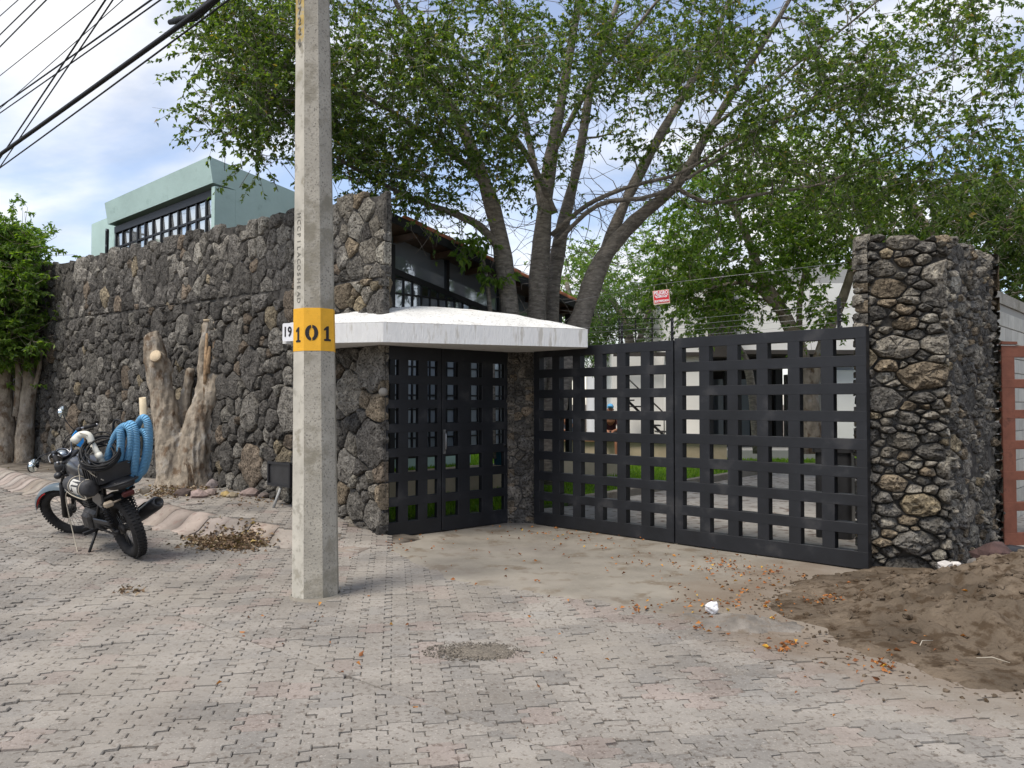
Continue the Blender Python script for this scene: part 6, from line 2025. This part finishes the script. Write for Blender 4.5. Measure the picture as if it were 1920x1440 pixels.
# ---- black bin inside the gate
bq = gnd(1585, 1020, .03) + Vector((.12, .55, 0))
binr = thing('waste_bin', 'black waste bin just inside the gate by the pillar', 'bin', (bq.x, bq.y, .03), rad(-30))
mb = MB(); mb.prism(rrect(.40, .40, .05), 0, 1.0); mb.build('body', M['black_plastic'], binr)
mb = MB(); mb.prism(rrect(.46, .46, .05), 1.0, 1.06); mb.build('lid', M['black_plastic'], binr)

# ================================================================== WIRES
def wire(name, label, pts, r, sag=0.0, group='overhead wires'):
    A, B = at(*pts[0]), at(*pts[1])
    P = []
    for k in range(17):
        f = k / 16; p = A.lerp(B, f); p.z -= sag * 4 * f * (1 - f); P.append(p)
    mb = MB(); mb.tube(P, r, 6)
    return mb.build(name, M['cable'], None, label=label, cat='wire', group=group)
wire('overhead_cable', 'thickest black cable bundle crossing the sky to the pole', ((-420, 575, 30), (575, -125, 6.5)), .028, .12)
wire('overhead_cable', 'thin cable running just under the thickest bundle', ((-420, 600, 30), (570, -105, 6.55)), .010, .16)
wire('overhead_wire', 'wire crossing the others from low left to the top, with a twin beside it', ((-180, 560, 24), (330, -200, 7.5)), .011, .05)
wire('overhead_wire', 'twin of the crossing wire, slightly lower', ((-200, 595, 24), (345, -200, 7.5)), .009, .10)
wire('overhead_wire', 'upper wire of the pair above the thick bundle', ((-300, 405, 26), (480, -140, 7.0)), .011, .05)
wire('overhead_wire', 'lower wire of the pair above the thick bundle', ((-300, 412, 26), (490, -135, 7.0)), .009, .08)
wire('overhead_wire', 'fine grey wire below the middle pair at left', ((-250, 425, 30), (400, -150, 8.0)), .006, .0)
wire('overhead_wire', 'fine wire above the middle pair, running to the top edge', ((-300, 380, 30), (330, -120, 8.0)), .006, .0)
wire('overhead_wire', 'topmost left wire of the three short ones', ((-260, 260, 26), (260, -200, 8.5)), .007, .0)
wire('overhead_wire', 'middle of the three short wires at the top left corner', ((-260, 320, 26), (250, -180, 8.5)), .009, .0)
wire('overhead_wire', 'nearest of the three short wires at the top left corner', ((-260, 350, 26), (275, -190, 8.5)), .010, .0)
cs_ = thing('cable_splice', 'thick cable splice sleeve where the cable bends near the tree', 'splice', at(340, 40, 9.2))
mb = MB(); mb.tube([at(318, 42, 9.3) - cs_.location, at(338, 38, 9.2) - cs_.location, at(365, 32, 9.1) - cs_.location, at(410, -8, 8.6) - cs_.location], [.03, .045, .05, .045], 8); mb.build('sleeve', M['cable'], cs_)

# ================================================================== ELECTRIC FENCE AND SIGN
ef_d = (G1 - G0).normalized()
def efp(px, z):
    p = on_line(G0, G1, px) + Vector((0, .05, 0)); return Vector((p.x, p.y, z))
for i, (px, zt, lab) in enumerate(((1264, 2.58, 'tall thin black electric fence post at the seam of the driveway gate'), (1582, 2.64, 'thin black electric fence post beside the tall stone pillar'), (1168, 2.58, 'thin black electric fence post midway over the left driveway gate leaf'))):
    p = efp(px, 0)
    r_ = thing('fence_post', lab, 'post', (p.x, p.y, 2.30), 0, 'electric fence posts')
    mb = MB(); mb.box((0, 0, (zt - 2.30) / 2), (.028, .028, zt - 2.30)); mb.build('post', M['black_metal'], r_)
    for k in range(4):
        mb = MB(); mb.lathe([(.008, 0), (.014, .008), (.014, .022), (.008, .03)], 8, TR((0, -.03, .05 + .062 * k)) @ RX(90)); mb.build('insulator', M['black_plastic'], r_)
fw_m = mat('fence_wire', (.30, .30, .30), .4, metal=.7)
for k in range(4):
    z = 2.365 + .062 * k
    mb = MB(); A, B, C_ = efp(1060, z + .01), efp(1264, z), efp(1600, z + .04)
    mb.tube([A, A.lerp(B, .5) - Vector((0, 0, .01)), B, B.lerp(C_, .5) - Vector((0, 0, .01)), C_], .0017, 5)
    mb.build('fence_wire', fw_m, None, label=('lowest', 'second lowest', 'second highest', 'highest')[k] + ' electric fence wire over the driveway gate', cat='wire', group='electric fence wires')
# sign hung over the gate
sgp = at(1240, 557, 8.75)
sg = thing('warning_sign', 'small red warning sign reading PELIGRO CERCO ELECTRIFICADO hung above the gate', 'sign', sgp, math.atan2(ef_d.y, ef_d.x) + rad(28), rot=(0, rad(-5), rad(-12)))
sw, sh = .178, .155
mb = MB(); mb.box((0, 0, 0), (sw, .004, sh)); mb.build('board', mat('sign_border', (.68, .52, .42), .5), sg)
mb = MB(); mb.box((0, -.0035, .004), (sw - .014, .004, sh - .02)); mb.build('red_field', M['red_sign'], sg)
for txt, z, s in (('PELIGRO', .047, .042), ('CERCO', .008, .030), ('ELECTRIFICADO', -.044, .024)):
    me = text_mesh(txt, s, .0008, .0012); 
    w = max(v.co.x for v in me.vertices) * 2
    xform(me, TR((0, -.0068, z)) @ RX(90) @ Matrix.Diagonal((min(1.15, .155 / w) if txt != 'CERCO' else 1.0, 1.25, 1, 1))); link('lettering', me, M['plate'], sg)
for s in (-1, 1):
    bolt = [(s * .070, .026), (s * .046, .008), (s * .056, .006), (s * .042, -.014), (s * .066, .002), (s * .056, .006), (s * .074, .018)]
    mb = MB(); mb.prism(bolt, -.0072, -.006, None, 'y'); mb.build('bolt', M['plate'], sg)
for s in (-1, 1):
    mb = MB(); mb.tube([(s * .07, 0, sh / 2), (s * .068, 0, sh / 2 + .05)], .0025, 4); mb.build('hanger', M['cord'], sg)
mb = MB(); A = efp(1060, 2.90); B = efp(1600, 2.98)
sgt = at(1240, 532, 8.75)
mb.tube([A, sgt + Vector((0, 0, .0)), B], .002, 5); mb.build('fence_wire', fw_m, None, label='topmost wire from which the red sign hangs', cat='wire', group='electric fence wires')

# ================================================================== PEOPLE ON THE TERRACE WALL
def skin_mesh(joints, edges, name, root=0, sub=2):
    me = bpy.data.meshes.new(name)
    me.from_pydata([j[0] for j in joints], edges, [])
    o = bpy.data.objects.new('tmp', me); COL.objects.link(o)
    o.modifiers.new('skin', 'SKIN')
    m = o.modifiers.new('sub', 'SUBSURF'); m.levels = sub; m.render_levels = sub
    for i, j in enumerate(joints):
        d = me.skin_vertices[0].data[i]
        d.radius = j[1] if hasattr(j[1], '__len__') else (j[1], j[1])
        d.use_root = (i == root)
    dg = bpy.context.evaluated_depsgraph_get(); dg.update()
    out = bpy.data.meshes.new_from_object(o.evaluated_get(dg))
    bpy.data.objects.remove(o)
    return out
M['skin'] = mat('skin_tone', (0.30, 0.14, 0.085), 0.55)
M['hair'] = mat('black_hair', (0.015, 0.012, 0.01), 0.6)
def person(label, loc, yaw, shirt_c, trou_c, cap=None, fwd=.22):
    p = thing('person', label, 'person', loc, yaw)
    # local: faces -y, seat surface z=0
    J = [((0, 0, .09), (.13, .11)), ((0, -.03, .28), (.13, .10)), ((0, -.03 - fwd * .5, .46), (.15, .10)), ((0, -fwd * .7, .56), (.07, .07)), ((0, -fwd * .85, .62), (.05, .05)), ((0, -fwd * .95, .70), (.075, .085)), ((0, -fwd * .95, .79), (.078, .09)), ((0, -fwd * .95, .84), (.05, .06))]
    E = [(i, i + 1) for i in range(7)]
    for s in (-1, 1):
        b = len(J)
        J += [((s * .10, -.05, .08), (.085, .08)), ((s * .14, -.28, .09), (.07, .07)), ((s * .15, -.46, .08), (.055, .055)), ((s * .15, -.47, -.12), (.052, .052)), ((s * .15, -.46, -.38), (.035, .035)), ((s * .15, -.47, -.44), (.035, .03)), ((s * .155, -.60, -.46), (.035, .025))]
        E += [(0, b)] + [(b + i, b + i + 1) for i in range(6)]
        a = len(J)
        J += [((s * .17, -fwd * .6, .50), (.055, .055)), ((s * .22, -fwd * .6 - .08, .26), (.042, .042)), ((s * .10, -.36, .20), (.030, .030)), ((s * .05, -.43, .19), (.034, .02))]
        E += [(3, a), (a, a + 1), (a + 1, a + 2), (a + 2, a + 3)]
        h = a + 3
        for k in range(4):
            f = len(J); dx = s * (-.02 + .014 * k)
            J += [((s * .05 + dx, -.47, .185), .009), ((s * .04 + dx * 1.1, -.505 - .006 * (1 if k in (1, 2) else 0), .165), .008)]
            E += [(h, f), (f, f + 1)]
        f = len(J); J += [((s * .02, -.43, .215), .010), ((s * .005, -.46, .22), .009)]; E += [(a + 2, f), (f, f + 1)]
    body = link('body', skin_mesh(J, E, 'body'), M['skin'], p)
    # clothes
    S = [((0, 0, .06), (.15, .13)), ((0, -.03, .28), (.148, .12)), ((0, -.03 - fwd * .5, .46), (.168, .12)), ((0, -fwd * .68, .54), (.085, .085))]
    SE = [(0, 1), (1, 2), (2, 3)]
    for s in (-1, 1):
        a = len(S); S += [((s * .17, -fwd * .6, .50), (.068, .068)), ((s * .20, -fwd * .6 - .04, .36), (.06, .06))]; SE += [(2, a), (a, a + 1)]
    link('shirt', skin_mesh(S, SE, 'shirt'), shirt_c, p)
    T = [((0, 0, .08), (.155, .125))]; TE = []
    for s in (-1, 1):
        a = len(T); T += [((s * .10, -.05, .085), (.10, .095)), ((s * .14, -.28, .09), (.085, .085)), ((s * .15, -.43, .085), (.078, .078))]; TE += [(0, a), (a, a + 1), (a + 1, a + 2)]
    link('shorts', skin_mesh(T, TE, 'shorts'), trou_c, p)
    hc = (0, -fwd * .95, .80)
    mb = MB(); mb.sphere((hc[0], hc[1] + .015, hc[2] + .02), (.085, .10, .085), 14, 10)
    if cap is not None: mb.box((0, hc[1] - .12, hc[2] + .035), (.13, .11, .015), None, .005)
    mb.build('cap' if cap is not None else 'hair', cap if cap is not None else M['hair'], p)
    fb = MB()
    for s in (-1, 1):
        fb.sphere((s * .03, hc[1] - .083, .755), (.011, .008, .007), 8, 6)
    fb.build('eyes', M['black_paint'], p)
    mb = MB(); mb.sphere((0, hc[1] - .092, .725), (.012, .016, .018), 8, 6)
    for s in (-1, 1): mb.sphere((s * .078, hc[1], .745), (.010, .018, .028), 8, 6)
    mb.build('nose_and_ears', M['skin'], p)
    mb = MB(); mb.box((0, hc[1] - .080, .690), (.035, .008, .007), None, .002); mb.build('mouth', M['red_sign'], p)
    for s in (-1, 1):
        mb = MB(); mb.sphere((s * .155, -.55, -.465), (.048, .12, .042), 12, 8); mb.build('shoe', M['black_plastic'], p)
    return p
SZ = .70
person('bareheaded person in grey shirt seated on terrace wall nearest the tree trunk, forearms on knees', (X_(1072, 20.3), 20.55, SZ), rad(-50), mat('grey_shirt', (.10, .12, .16), .9), mat('denim', (.10, .16, .24), .9), None, .24)
person('person in blue cap and dark red shirt seated with clasped hands on terrace wall', (X_(1147, 20.3), 20.55, SZ), rad(-8), mat('black_red_shirt', (.06, .02, .025), .9), mat('dark_shorts', (.03, .03, .035), .9), mat('blue_cap', (.12, .36, .62), .8), .30)
